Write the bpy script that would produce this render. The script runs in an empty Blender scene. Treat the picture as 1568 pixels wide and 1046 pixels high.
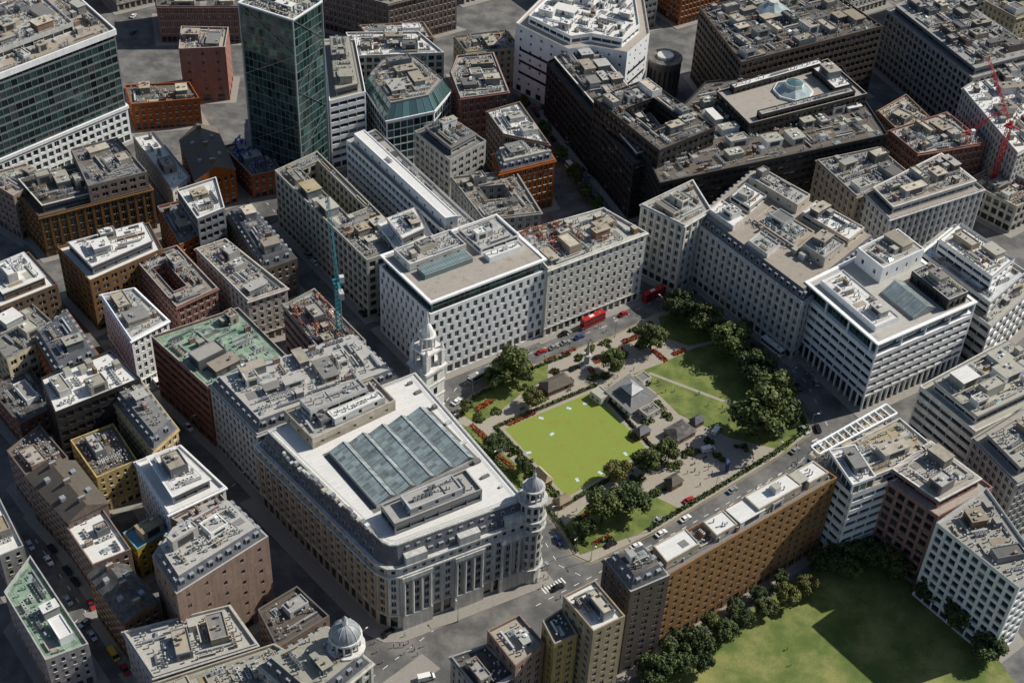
import bpy, math, random
from mathutils import Matrix, Vector
R=random.Random(7)
col=bpy.context.scene.collection
# ---------------------------------------------------------------- materials
MATS={}
def mat(name,c,rough=.85,nz=.25,sc=.35,metal=0.,orand=.0,spec=.5,fine=0.,island=0.,c2=None,streak=0.,seam=0.,hue=0.):
    m=bpy.data.materials.new(name); m.use_nodes=True; nt=m.node_tree; b=nt.nodes['Principled BSDF']
    N=nt.nodes.new; Lk=nt.links.new
    b.inputs['Roughness'].default_value=rough; b.inputs['Metallic'].default_value=metal
    b.inputs['Specular IOR Level'].default_value=spec
    geo=N('ShaderNodeNewGeometry')
    def mul(a,bb):
        x=N('ShaderNodeMath'); x.operation='MULTIPLY'
        for i,s in enumerate((a,bb)):
            if isinstance(s,(int,float)): x.inputs[i].default_value=s
            else: Lk(s,x.inputs[i])
        return x.outputs[0]
    def rngmap(src,lo,hi,a=0.,bb=1.):
        x=N('ShaderNodeMapRange'); Lk(src,x.inputs[0]); x.inputs[1].default_value=a; x.inputs[2].default_value=bb
        x.inputs[3].default_value=lo; x.inputs[4].default_value=hi; return x.outputs[0]
    val=1.0; nfac=None
    if nz>0:
        n=N('ShaderNodeTexNoise'); n.inputs['Scale'].default_value=sc; n.inputs['Detail'].default_value=6; n.inputs['Roughness'].default_value=.65
        Lk(geo.outputs['Position'],n.inputs['Vector']); nfac=n.outputs[0]
        val=mul(val,rngmap(nfac,1-nz*1.3,1+nz*.9,.3,.7))
    if fine>0:
        n2=N('ShaderNodeTexNoise'); n2.inputs['Scale'].default_value=3.2; n2.inputs['Detail'].default_value=4
        Lk(geo.outputs['Position'],n2.inputs['Vector']); val=mul(val,rngmap(n2.outputs[0],1-fine,1+fine,.3,.7))
    if seam>0:
        mp=N('ShaderNodeMapping'); mp.inputs['Rotation'].default_value=(0,0,-.62); Lk(geo.outputs['Position'],mp.inputs[0])
        bt=N('ShaderNodeTexBrick'); bt.inputs['Scale'].default_value=1.; bt.inputs['Brick Width'].default_value=5.; bt.inputs['Row Height'].default_value=1.3; bt.inputs['Mortar Size'].default_value=.07
        bt.inputs['Color1'].default_value=(1,1,1,1); bt.inputs['Color2'].default_value=(1-seam*.6,)*3+(1,); bt.inputs['Mortar'].default_value=(1-seam*1.5,)*3+(1,)
        Lk(mp.outputs[0],bt.inputs['Vector']); val=mul(val,bt.outputs['Color'])
    if streak>0:
        mp=N('ShaderNodeMapping'); mp.inputs['Scale'].default_value=(1.1,1.1,.08); Lk(geo.outputs['Position'],mp.inputs[0])
        n3=N('ShaderNodeTexNoise'); n3.inputs['Scale'].default_value=1.0; n3.inputs['Detail'].default_value=3
        Lk(mp.outputs[0],n3.inputs['Vector']); val=mul(val,rngmap(n3.outputs[0],1-streak,1+streak*.5,.35,.65))
    oi=None
    if orand>0 or hue>0: oi=N('ShaderNodeObjectInfo')
    if orand>0: val=mul(val,rngmap(oi.outputs['Random'],1-orand,1+orand))
    if island>0: val=mul(val,rngmap(geo.outputs['Random Per Island'],1-island,1+island))
    mx=N('ShaderNodeMix'); mx.data_type='RGBA'; mx.blend_type='MIX'
    mx.inputs['A'].default_value=(*c,1); mx.inputs['B'].default_value=(*(c2 or c),1)
    if c2 and nfac: Lk(rngmap(nfac,0,1,.42,.6),mx.inputs['Factor'])
    else: mx.inputs['Factor'].default_value=0
    src=mx.outputs['Result']
    if hue>0:
        hs=N('ShaderNodeHueSaturation'); Lk(src,hs.inputs['Color'])
        q=N('ShaderNodeMath'); q.operation='MULTIPLY'; Lk(oi.outputs['Random'],q.inputs[0]); q.inputs[1].default_value=7.3
        fr=N('ShaderNodeMath'); fr.operation='FRACT'; Lk(q.outputs[0],fr.inputs[0])
        Lk(rngmap(fr.outputs[0],1-hue,1+hue),hs.inputs['Saturation']); Lk(rngmap(fr.outputs[0],.5-hue*.02,.5+hue*.02),hs.inputs['Hue']); src=hs.outputs[0]
    vm=N('ShaderNodeVectorMath'); vm.operation='SCALE'; Lk(src,vm.inputs[0])
    if isinstance(val,float): vm.inputs['Scale'].default_value=val
    else: Lk(val,vm.inputs['Scale'])
    Lk(vm.outputs[0],b.inputs['Base Color'])
    MATS[name]=m; return m
W=dict(streak=.16,nz=.14,orand=.22,hue=.45)
mat('stone_white',(.58,.565,.52),**W); mat('stone_cream',(.52,.46,.36),**W); mat('stone_gold',(.42,.325,.20),**W)
mat('stone_portland',(.50,.50,.475),streak=.2,nz=.16)
mat('stone_grey',(.36,.355,.34),**W); mat('brick_red',(.27,.09,.045),fine=.25,**W); mat('brick_brown',(.22,.135,.085),fine=.25,**W)
mat('brick_dark',(.11,.08,.062),fine=.25,**W)
mat('brick_yellow',(.42,.32,.15),fine=.2,**W); mat('concrete',(.36,.35,.315),**W); mat('clad_white',(.80,.81,.81),rough=.5,nz=.06,orand=.05,streak=.08)
mat('clad_dark',(.030,.027,.026),rough=.45,nz=.15,orand=.15); mat('clad_grey',(.17,.18,.19),rough=.45,nz=.1,orand=.2)
mat('mullion_green',(.14,.21,.20),rough=.4,nz=.1)
mat('glass_dark',(.018,.022,.026),rough=.07,nz=0,spec=.8); mat('glass_mid',(.05,.06,.065),rough=.12,nz=0,spec=.7)
mat('glass_blind',(.24,.24,.22),rough=.35,nz=0); mat('glass_green',(.035,.075,.072),rough=.06,nz=0,metal=.45,spec=.9,island=.75)
mat('glass_teal',(.09,.17,.165),rough=.08,nz=0,metal=.4,spec=.9,island=.5); mat('glass_roof',(.27,.335,.33),rough=.22,nz=.3,metal=.15,island=.3,spec=.8)
mat('roof_light',(.44,.425,.38),nz=.34,fine=.13,orand=.2,c2=(.31,.30,.27),seam=.12,hue=.5); mat('roof_white',(.76,.755,.73),nz=.2,fine=.07,c2=(.58,.57,.54),seam=.1)
mat('roof_tan',(.38,.32,.235),nz=.32,fine=.2,orand=.2,c2=(.28,.245,.19),seam=.08,hue=.4); mat('roof_grey',(.21,.205,.195),nz=.35,fine=.15,orand=.35,c2=(.14,.135,.13),seam=.16)
mat('roof_dark',(.08,.077,.075),nz=.3,fine=.15,orand=.25,c2=(.13,.12,.11),seam=.2); mat('roof_green',(.19,.31,.21),nz=.25,c2=(.27,.34,.26),seam=.1)
mat('roof_brown',(.16,.13,.10),nz=.35,fine=.18,c2=(.09,.08,.07),orand=.25,seam=.14)
mat('slate',(.10,.105,.12),rough=.6,nz=.3,fine=.25,orand=.2,seam=.1); mat('lead',(.27,.29,.31),rough=.5,nz=.2)
mat('metal_light',(.50,.51,.51),rough=.38,nz=.15,metal=.3,island=.3); mat('metal_grey',(.27,.28,.29),rough=.4,nz=.15,metal=.4,island=.4)
mat('plant_white',(.60,.60,.57),nz=.2,island=.25,rough=.6); mat('plant_tan',(.38,.34,.27),nz=.25,island=.3); mat('black',(.02,.02,.02),nz=0,rough=.7)
mat('louvre',(.05,.052,.055),nz=.1,rough=.5)
mat('asphalt',(.105,.104,.104),nz=.28,sc=.10,fine=.15,c2=(.15,.146,.138)); mat('paving',(.31,.29,.26),nz=.22,sc=.3,fine=.15,c2=(.24,.225,.205),seam=.06)
mat('path',(.38,.34,.28),nz=.22,fine=.12,c2=(.28,.255,.21)); mat('paint_white',(.75,.75,.72),nz=.3,sc=2); mat('paint_yellow',(.55,.40,.06),nz=.2,sc=2)
mat('grass',(.105,.15,.026),nz=.25,sc=.15,fine=.2,c2=(.15,.175,.04)); mat('grass_bowling',(.235,.275,.04),nz=.16,sc=.22,fine=.08,c2=(.18,.245,.035),seam=.04)
mat('grass_field',(.105,.155,.026),nz=.28,sc=.07,fine=.16,c2=(.20,.20,.06))
mat('leaf_dark',(.042,.068,.016),nz=.3,sc=.5,island=.5,orand=.25,rough=.75,c2=(.06,.088,.02)); mat('leaf_mid',(.07,.10,.02),nz=.3,sc=.5,island=.5,orand=.2,rough=.75,c2=(.09,.11,.022))
mat('leaf_yellow',(.16,.15,.035),nz=.3,sc=.5,island=.4,orand=.15,rough=.75,c2=(.10,.12,.028)); mat('bark',(.09,.07,.05),nz=.3,sc=3)
mat('flower_orange',(.48,.14,.03),nz=.4,sc=2.5,island=.4,c2=(.28,.03,.03)); mat('soil',(.09,.065,.045),nz=.3)
mat('car_black',(.015,.015,.018),rough=.25,nz=0); mat('car_white',(.75,.75,.74),rough=.3,nz=0); mat('car_silver',(.4,.41,.42),rough=.3,nz=0,metal=.5)
mat('car_blue',(.03,.06,.18),rough=.3,nz=0); mat('car_red',(.35,.02,.02),rough=.3,nz=0); mat('bus_red',(.42,.015,.018),rough=.35,nz=0); mat('van_yellow',(.6,.4,.03),rough=.4,nz=0)
mat('tyre',(.02,.02,.02),nz=0); mat('vglass',(.02,.025,.03),rough=.08,nz=0)
mat('crane_teal',(.04,.22,.26),nz=.1,rough=.5); mat('crane_red',(.45,.03,.03),nz=.1,rough=.5); mat('hoard_blue',(.03,.08,.30),nz=.1); mat('scaf_red',(.28,.10,.06),nz=.3,island=.4)
mat('skin',(.45,.27,.19),nz=0); mat('cloth_a',(.05,.06,.10),nz=0,orand=.5); mat('cloth_b',(.4,.36,.33),nz=0,orand=.6); mat('hair',(.04,.025,.02),nz=0)
mat('pool_blue',(.10,.32,.45),nz=.1); mat('mat_blue',(.45,.58,.62),nz=0)
# ---------------------------------------------------------------- mesh builder
class MB:
    def __init__(s): s.v=[];s.f=[];s.m=[];s.names=[]
    def mi(s,n):
        if n not in s.names: s.names.append(n)
        return s.names.index(n)
    def face(s,pts,m):
        k=len(s.v); s.v.extend(pts); s.f.append(tuple(range(k,k+len(pts)))); s.m.append(s.mi(m))
    def obj(s,name,loc=(0,0,0)):
        me=bpy.data.meshes.new(name+'_mesh'); me.from_pydata(s.v,[],s.f)
        for n in s.names: me.materials.append(MATS[n])
        me.polygons.foreach_set('material_index',s.m)
        me.update(); o=bpy.data.objects.new(name,me); o.location=loc; col.objects.link(o); return o
    def box(s,cx,cy,z0,z1,w,d,a,m,mt=None,bot=False,taper=1.):
        c,sn=math.cos(a),math.sin(a)
        def P(x,y,z): return (cx+x*c-y*sn,cy+x*sn+y*c,z)
        w/=2;d/=2; q=[(-w,-d),(w,-d),(w,d),(-w,d)]; k=len(s.v)
        s.v.extend([P(x,y,z0) for x,y in q]+[P(x*taper,y*taper,z1) for x,y in q])
        M=s.mi(m); T=s.mi(mt or m)
        for i in range(4):
            j=(i+1)%4; s.f.append((k+i,k+j,k+4+j,k+4+i)); s.m.append(M)
        s.f.append((k+4,k+5,k+6,k+7)); s.m.append(T)
        if bot: s.f.append((k+3,k+2,k+1,k)); s.m.append(M)
    def cyl(s,cx,cy,z0,z1,r0,r1,m,n=8,mt=None,a0=0):
        k=len(s.v)
        for z,r in ((z0,r0),(z1,r1)):
            for i in range(n):
                t=a0+2*math.pi*i/n; s.v.append((cx+r*math.cos(t),cy+r*math.sin(t),z))
        M=s.mi(m)
        for i in range(n):
            j=(i+1)%n; s.f.append((k+i,k+j,k+n+j,k+n+i)); s.m.append(M)
        if r1>.01: s.f.append(tuple(range(k+n,k+2*n))); s.m.append(s.mi(mt or m))
    def beam(s,p,q,t,m):
        p=Vector(p);q=Vector(q);d=(q-p)
        if d.length<1e-4: return
        d.normalize(); u=d.cross(Vector((0,0,1)))
        if u.length<.05: u=Vector((1,0,0))
        u.normalize(); w=d.cross(u); k=len(s.v); t/=2
        for c in (p,q):
            for a,b in ((-t,-t),(t,-t),(t,t),(-t,t)): s.v.append(tuple(c+u*a+w*b))
        M=s.mi(m)
        for i in range(4):
            j=(i+1)%4; s.f.append((k+i,k+j,k+4+j,k+4+i)); s.m.append(M)
        s.f.append((k,k+3,k+2,k+1)); s.m.append(M); s.f.append((k+4,k+5,k+6,k+7)); s.m.append(M)
def area(p): return .5*sum(p[i][0]*p[(i+1)%len(p)][1]-p[(i+1)%len(p)][0]*p[i][1] for i in range(len(p)))
def ccw(p): return list(p) if area(p)>0 else list(reversed(p))
def inset(p,d):
    n=len(p); out=[]
    for i in range(n):
        a,b,c=p[i-1],p[i],p[(i+1)%n]
        d1=Vector((b[0]-a[0],b[1]-a[1])).normalized(); d2=Vector((c[0]-b[0],c[1]-b[1])).normalized()
        n1=Vector((-d1.y,d1.x)); n2=Vector((-d2.y,d2.x)); den=1+n1.dot(n2)
        v=(n1+n2)/max(den,.35); out.append((b[0]+v.x*d,b[1]+v.y*d))
    return out
def inside(p,x,y):
    r=False; n=len(p)
    for i in range(n):
        x1,y1=p[i];x2,y2=p[(i+1)%n]
        if (y1>y)!=(y2>y) and x<(x2-x1)*(y-y1)/(y2-y1)+x1: r=not r
    return r
def P3(p,z): return [(x,y,z) for x,y in p]
def ring(mb,p,q,z,m):
    n=len(p)
    for i in range(n):
        j=(i+1)%n; mb.face([(*p[i],z),(*p[j],z),(*q[j],z),(*q[i],z)],m)
def sides(mb,p,z0,z1,m,inw=False):
    n=len(p)
    for i in range(n):
        j=(i+1)%n; f=[(*p[i],z0),(*p[j],z0),(*p[j],z1),(*p[i],z1)]
        mb.face(f[::-1] if inw else f,m)
def course(mb,p,o,z0,z1,m):
    q=inset(p,-o); sides(mb,q,z0,z1,m); ring(mb,q,p,z1,m)
    n=len(p)
    for i in range(n):
        j=(i+1)%n; mb.face([(*p[i],z0),(*p[j],z0),(*q[j],z0),(*q[i],z0)],m)
ST={ # bay, floor h, wx, wz, depth, pilaster, cornice, glassset
 'stone':(3.1,3.7,.42,.58,.35,0,1,'g'),'pil':(3.4,3.8,.46,.64,.45,1,1,'g'),'grid':(3.5,3.6,.70,.68,.6,0,0,'g'),
 'bands':(4.6,3.8,.97,.50,.5,0,0,'g'),'bandsx':(3.0,3.9,.9,.58,.7,0,0,'g'),'glass':(2.2,3.8,.95,.93,.07,0,0,'G'),'gfloor':(3.0,3.9,.94,.78,.15,0,0,'G'),'teal':(3.0,3.8,.93,.86,.12,0,0,'T'),
 'dark':(3.0,3.7,.82,.55,.5,0,0,'g'),'stag':(3.3,3.75,.50,.74,.55,0,0,'w'),'house':(2.9,3.1,.36,.52,.2,0,0,'g'),'flat':(3.6,3.1,.45,.5,.3,0,0,'g'),
 'fine':(2.6,3.5,.55,.62,.35,0,1,'g'),'wide':(3.9,3.4,.62,.55,.3,0,0,'g'),'plain':(6,4.5,.2,.3,.2,0,0,'g')}
def gl(rng,s):
    if s=='G': return 'glass_green' if rng.random()<.9 else 'glass_mid'
    if s=='T': return 'glass_teal' if rng.random()<.5 else 'glass_green'
    r=rng.random()
    if s=='w': return 'glass_dark' if r<.85 else 'glass_mid'
    return 'glass_dark' if r<.66 else ('glass_mid' if r<.86 else 'glass_blind')
def wall(mb,p0,p1,z0,z1,st,wm,rng,gh=4.4):
    bay,fh,wx,wz,dep,pil,_,gs=ST[st]
    d=Vector((p1[0]-p0[0],p1[1]-p0[1])); L=d.length
    if L<.05: return
    d/=L; nx,ny=d.y,-d.x
    def P(s,z,o=0): return (p0[0]+d.x*s+nx*o,p0[1]+d.y*s+ny*o,z)
    H=z1-z0; nf=max(1,round((H-gh-.9)/fh)) if H>gh+3 else 0
    if L<2.2 or (H<2.6): mb.face([P(0,z0),P(L,z0),P(L,z1),P(0,z1)],wm); return
    mg=.5 if L>6 else .3
    n=max(1,round((L-2*mg)/bay)); bw=(L-2*mg)/n
    fl=[]
    if gh>0 and H>gh: fl.append((z0+.5,z0+gh-.9,min(.86,wx+.3)))
    elif H>0 and H<=gh+3: nf=0; fl.append((z0+H*.25,z0+H*.8,wx))
    zz=z0+gh; f2=(H-gh-.9)/nf if nf else 0
    for i in range(nf):
        b=zz+i*f2; lo=b+f2*(1-wz)*.5; fl.append((lo,lo+f2*wz,wx))
    prev=z0
    for k,(lo,hi,wxx) in enumerate(fl):
        mb.face([P(0,prev),P(L,prev),P(L,lo),P(0,lo)],wm); prev=hi
        xs=0
        for i in range(n):
            sh=0; wf=wxx
            if st=='stag' and k>0: sh=(.17 if k%2 else -.17)*bw; wf=wxx*rng.choice((.85,1,1.1))
            if st=='stag' and k==0: wf=.75
            c=mg+bw*(i+.5)+sh; a=c-bw*wf/2; b=c+bw*wf/2
            mb.face([P(xs,lo),P(a,lo),P(a,hi),P(xs,hi)],wm); xs=b
            mb.face([P(a,lo),P(b,lo),P(b,lo,-dep),P(a,lo,-dep)],wm)
            mb.face([P(a,hi,-dep),P(b,hi,-dep),P(b,hi),P(a,hi)],wm)
            mb.face([P(a,lo),P(a,lo,-dep),P(a,hi,-dep),P(a,hi)],wm)
            mb.face([P(b,lo,-dep),P(b,lo),P(b,hi),P(b,hi,-dep)],wm)
            g=gl(rng,gs)
            if g=='glass_blind' and hi-lo>1.2:
                zm=hi-(hi-lo)*rng.uniform(.3,.8)
                mb.face([P(a,lo,-dep),P(b,lo,-dep),P(b,zm,-dep),P(a,zm,-dep)],'glass_dark')
                mb.face([P(a,zm,-dep),P(b,zm,-dep),P(b,hi,-dep),P(a,hi,-dep)],g)
            else: mb.face([P(a,lo,-dep),P(b,lo,-dep),P(b,hi,-dep),P(a,hi,-dep)],g)
            if st in('stone','pil','fine','stag','flat','wide','bandsx') and k>0:
                m0=(a+b)/2; mb.face([P(m0-.06,lo,-dep+.06),P(m0+.06,lo,-dep+.06),P(m0+.06,hi,-dep+.06),P(m0-.06,hi,-dep+.06)],'plant_white' if st!='bandsx' else 'clad_grey')
            if st in('stone','pil','fine','house') and k>0:
                mb.face([P(a-.1,lo-.02,.14),P(b+.1,lo-.02,.14),P(b+.1,lo+.0,0.0),P(a-.1,lo+.0,0.0)],'stone_white')
                mb.face([P(a-.1,lo-.2,.14),P(b+.1,lo-.2,.14),P(b+.1,lo-.02,.14),P(a-.1,lo-.02,.14)],'stone_white')
        mb.face([P(xs,lo),P(L,lo),P(L,hi),P(xs,hi)],wm)
    mb.face([P(0,prev),P(L,prev),P(L,z1),P(0,z1)],wm)
    if pil and nf:
        for i in range(n+1):
            s=mg+bw*i; s=min(max(s,.5),L-.5); za=z0+gh; zb=z1-1.2; w=.42
            mb.face([P(s-w,za,.32),P(s+w,za,.32),P(s+w,zb,.32),P(s-w,zb,.32)],wm)
            mb.face([P(s-w,za,0),P(s-w,za,.32),P(s-w,zb,.32),P(s-w,zb,0)],wm); mb.face([P(s+w,za,.32),P(s+w,za,0),P(s+w,zb,0),P(s+w,zb,.32)],wm)
# ---------------------------------------------------------------- roof furniture
def clutter(mb,poly,z,rng,dens=.03,hole=None,kind='office',occ=None):
    e=max(range(len(poly)),key=lambda i:math.hypot(poly[i][0]-poly[i-1][0],poly[i][1]-poly[i-1][1]))
    a=math.atan2(poly[e][1]-poly[e-1][1],poly[e][0]-poly[e-1][0]); c,s=math.cos(a),math.sin(a)
    loc=[(x*c+y*s,-x*s+y*c) for x,y in poly]
    x0,x1=min(p[0] for p in loc),max(p[0] for p in loc); y0,y1=min(p[1] for p in loc),max(p[1] for p in loc)
    ip=inset(poly,.9); ho=inset(hole,-.8) if hole else None
    occ=occ if occ is not None else []
    A=abs(area(poly))
    def try_(w,d,gap=.4,n=12):
        for _ in range(n):
            if rng.random()<.5: w,d=d,w
            if x1-x0<w+1 or y1-y0<d+1: continue
            u=rng.uniform(x0+w/2,x1-w/2); v=rng.uniform(y0+d/2,y1-d/2); ok=True
            for du in(-1,0,1):
                for dv in(-1,0,1):
                    lx,ly=u+du*w/2,v+dv*d/2; X,Y=lx*c-ly*s,lx*s+ly*c
                    if not inside(ip,X,Y) or (ho and inside(ho,X,Y)): ok=False;break
                if not ok:break
            if not ok: continue
            for (ou,ov,ow,od) in occ:
                if abs(u-ou)<(w+ow)/2+gap and abs(v-ov)<(d+od)/2+gap: ok=False;break
            if ok:
                occ.append((u,v,w,d)); return u,v,w,d
        return None
    def W2(u,v): return u*c-v*s,u*s+v*c
    def B(u,v,z0,z1,w,d,m,mt=None,**k): X,Y=W2(u,v); mb.box(X,Y,z0,z1,w,d,a,m,mt,**k)
    tone=rng.random()
    shades=['plant_white','plant_tan','roof_light','metal_light','roof_grey','metal_grey','clad_grey'] if tone<.45 else (['plant_tan','roof_grey','brick_brown','metal_grey','roof_tan','clad_grey'] if tone<.72 else ['plant_white','clad_white','metal_light','roof_light'])
    tops=['roof_light','plant_tan','roof_grey','roof_tan'] if tone<.72 else ['roof_white','roof_light']
    for _ in range(max(1,int(A/230*min(1.5,dens/.03))) if A>80 else 0):
        r=try_(rng.uniform(4,11),rng.uniform(3,6.5))
        if not r: continue
        u,v,w,d=r; h=rng.uniform(1.8,3.8); m=rng.choice(shades); t=rng.choice(tops)
        B(u,v,z,z+h,w,d,m,t)
        if rng.random()<.5: B(u,v,z+h,z+h+.25,w+.5,d+.5,m,t,bot=True)
        else:
            for sg in(-1,1): B(u+sg*(w/2-.12),v,z+h,z+h+.4,.24,d,m); B(u,v+sg*(d/2-.12),z+h,z+h+.4,w-.5,.24,m)
        if rng.random()<.7:
            for sg in(-1,1): B(u,v+sg*(d/2+.02),z+.6,z+h-.5,w*.6,.08,'louvre')
            B(u+(w/2+.02),v,z+.3,z+2.3 if h>2.4 else z+h-.3,.08,1.1,'louvre')
        for q in range(rng.randint(0,6)):
            qu,qv=u+rng.uniform(-.38,.38)*w,v+rng.uniform(-.35,.35)*d; qs=rng.uniform(.4,1.2); B(qu,qv,z+h+.2,z+h+.25+rng.uniform(.3,1.),qs,qs*rng.uniform(.6,1.3),rng.choice(shades))
    for _ in range(int(A*dens*1.6)):
        k=rng.random()
        if k<.30:
            n=rng.randint(2,6); r=try_(n*1.35,1.2)
            if not r: continue
            u,v,w,d=r; m=rng.choice(['plant_white','metal_light','metal_grey','plant_tan']); h=rng.uniform(.8,1.7)
            for i in range(n):
                t=(i-(n-1)/2)*1.35; uu,vv=(u+t,v) if w>d else (u,v+t)
                B(uu,vv,z+.15,z+h,1.05,1.0,m); X,Y=W2(uu,vv); mb.cyl(X,Y,z+h,z+h+.06,.38,.38,'louvre',6)
        elif k<.44:
            r=try_(rng.uniform(4,12),.7,.1)
            if r: u,v,w,d=r; B(u,v,z+.4,z+.95,w,d*.8,rng.choice(['metal_light','metal_grey']),bot=True); [B(u+(i*.4)*(w if w>d else 0),v+(i*.4)*(d if d>w else 0),z,z+.4,.5,.5,'metal_grey') for i in(-1,0,1)]
        elif k<.54:
            r=try_(rng.uniform(1.5,4),rng.uniform(1.2,2.4))
            if not r: continue
            u,v,w,d=r; B(u,v,z,z+.4,w,d,'plant_white'); X,Y=W2(u,v); mb.box(X,Y,z+.4,z+.9,w*.92,d*.92,a,'glass_roof','glass_roof',taper=.45)
        elif k<.72:
            for _ in range(4):
                r=try_(.6,.6,.1)
                if r: X,Y=W2(r[0],r[1]); h=rng.uniform(.5,1.8); mb.cyl(X,Y,z,z+h,.2,.2,'metal_grey',6); mb.cyl(X,Y,z+h,z+h+.2,.34,.26,'metal_light',6)
        elif k<.80:
            r=try_(rng.uniform(2,7),rng.uniform(1.5,4),.05)
            if r: B(r[0],r[1],z,z+rng.uniform(.03,.15),r[2],r[3],rng.choice(['roof_light','roof_grey','roof_tan','roof_brown','roof_dark','roof_grey']))
        elif k<.9:
            r=try_(rng.uniform(4,12),.4,.0)
            if r: B(r[0],r[1],z,z+rng.uniform(.5,1.3),r[2],r[3],rng.choice(['roof_grey','brick_brown','concrete']),'roof_light')
        elif kind=='house' or k>.96:
            r=try_(2.4,.9)
            if r:
                u,v,w,d=r; B(u,v,z,z+2.2,w,d,'brick_brown','stone_grey')
                for i in(-1,0,1): X,Y=W2(u+(i*.7 if w>d else 0),v+(i*.7 if d>w else 0)); mb.cyl(X,Y,z+2.2,z+2.7,.16,.13,'scaf_red',6)
        else:
            r=try_(2.6,2.2)
            if r: B(r[0],r[1],z,z+2.5,r[2],r[3],rng.choice(shades),'roof_light'); B(r[0]+r[2]/2+.02,r[1],z,z+2.,.06,.9,'louvre')
    if A>150 and rng.random()<.6:
        q=inset(poly,1.6)
        for zz in(z+.6,z+1.1):
            for i in range(len(q)): mb.beam((*q[i],zz),(*q[(i+1)%len(q)],zz),.06,'metal_grey')
    return a
def bil(p,u,v):
    return tuple((1-u)*(1-v)*p[0][i]+u*(1-v)*p[1][i]+u*v*p[2][i]+(1-u)*v*p[3][i] for i in(0,1))
def sub(p,u0,v0,u1,v1): return [bil(p,*t) for t in((u0,v0),(u1,v0),(u1,v1),(u0,v1))]
PAV=[]
def building(name,poly,h,st,wm,rm,top='flat',dens=.03,hole=None,gh=4.4,z0=0,mb=None,kind='office',cm=None,par=1.0,pave=True,clut=True,pm=None):
    poly=ccw(poly); own=mb is None
    if own: mb=MB()
    rng=random.Random(name+str(poly[0])); n=len(poly)
    if pave and z0==0: PAV.append(poly)
    for i in range(n): wall(mb,poly[i],poly[(i+1)%n],z0,h,st,wm,rng,gh if z0==0 else 0)
    if ST[st][6]:
        course(mb,poly,.55,h-1.1,h-.6,cm or wm)
        if z0==0: course(mb,poly,.25,z0+gh-.35,z0+gh,cm or wm)
    hp=None
    if hole:
        hp=sub(poly,*hole[:4])
        for i in range(4): wall(mb,hp[(i+1)%4],hp[i],z0+(hole[4] if len(hole)>4 else 0),h,st,wm,rng,0)
        mb.face(P3(hp,z0+(hole[4]+.02 if len(hole)>4 else .3)),'roof_grey')
    cop=pm or (wm if rng.random()<.55 else rng.choice(['roof_light','stone_grey','roof_grey',rm]))
    if top in('flat','setback'):
        q=inset(poly,.4); ring(mb,poly,q,h,cop); zr=h-par; sides(mb,q,zr,h,wm,True)
        if hp:
            for i in range(4):
                j=(i+1)%4; mb.face([(*q[i],zr),(*q[j],zr),(*hp[j],zr),(*hp[i],zr)],rm)
            ho=inset(hp,-.4); sides(mb,ho,zr,h-.2,wm); ring(mb,ho,hp,h-.2,cop); sides(mb,hp,zr,h-.2,wm,True)
        else: mb.face(P3(q,zr),rm)
        if top=='setback':
            s=inset(poly,3.2)
            if abs(area(s))>60:
                for i in range(n): wall(mb,s[i],s[(i+1)%n],zr,zr+3.6,'bands',wm if rng.random()<.5 else 'clad_grey',rng,0)
                course(mb,s,.5,zr+3.6,zr+3.95,rng.choice(['plant_white','roof_grey','roof_light'])); mb.face(P3(s,zr+3.95),rm)
                if clut: clutter(mb,s,zr+3.95,rng,dens,kind=kind)
        elif clut: clutter(mb,q,zr,rng,dens,hp,kind)
    elif top=='mansard':
        q=inset(poly,.5); ring(mb,poly,q,h,cop); s=inset(poly,2.4); zt=h+3.6
        for i in range(n):
            j=(i+1)%n; mb.face([(*q[i],h),(*q[j],h),(*s[j],zt),(*s[i],zt)],'slate')
            d=Vector((poly[j][0]-poly[i][0],poly[j][1]-poly[i][1])); L=d.length
            if L<5: continue
            d/=L; nx,ny=d.y,-d.x; a=math.atan2(d.y,d.x); k=max(1,int((L-3)/3.2))
            for t in range(k):
                u=1.5+(L-3)*(t+.5)/k; x=poly[i][0]+d.x*u; y=poly[i][1]+d.y*u
                mb.box(x-nx*1.7,y-ny*1.7,h+.5,h+2.7,1.5,1.5,a,'lead','lead'); mb.box(x-nx*.94,y-ny*.94,h+.9,h+2.4,1.1,.05,a,'glass_dark')
        mb.face(P3(s,zt),rm)
        if clut: clutter(mb,s,zt,rng,dens,kind=kind)
    elif top=='gable':
        q=inset(poly,-.3); l1=math.dist(poly[0],poly[1]); l2=math.dist(poly[1],poly[2]); rh=min(l1,l2)*.28
        if l1>=l2: A_,B_,C_,D_=q
        else: B_,C_,D_,A_=q
        mid=lambda a,b:((a[0]+b[0])/2,(a[1]+b[1])/2)
        m1=mid(A_,D_); m2_=mid(B_,C_)
        mb.face([(*A_,h),(*B_,h),(*m2_,h+rh),(*m1,h+rh)],rm); mb.face([(*C_,h),(*D_,h),(*m1,h+rh),(*m2_,h+rh)],rm)
        mb.face([(*B_,h),(*C_,h),(*m2_,h+rh)],wm); mb.face([(*D_,h),(*A_,h),(*m1,h+rh)],wm)
        a=math.atan2(m2_[1]-m1[1],m2_[0]-m1[0])
        for t in (.12,.5,.88):
            x=m1[0]+(m2_[0]-m1[0])*t; y=m1[1]+(m2_[1]-m1[1])*t
            mb.box(x,y,h+rh-1,h+rh+1.3,.9,2.2,a,'brick_brown','stone_grey')
        for t in(.3,.7):
            for e in(A_,D_):
                x=m1[0]+(m2_[0]-m1[0])*t; y=m1[1]+(m2_[1]-m1[1])*t; x+=(e[0]-m1[0])*.5; y+=(e[1]-m1[1])*.5
                mb.box(x,y,h+rh*.5-.2,h+rh*.5+1.1,1.6,1.6,a,'lead','lead')
    if own: return mb.obj(name)
    return mb
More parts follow.
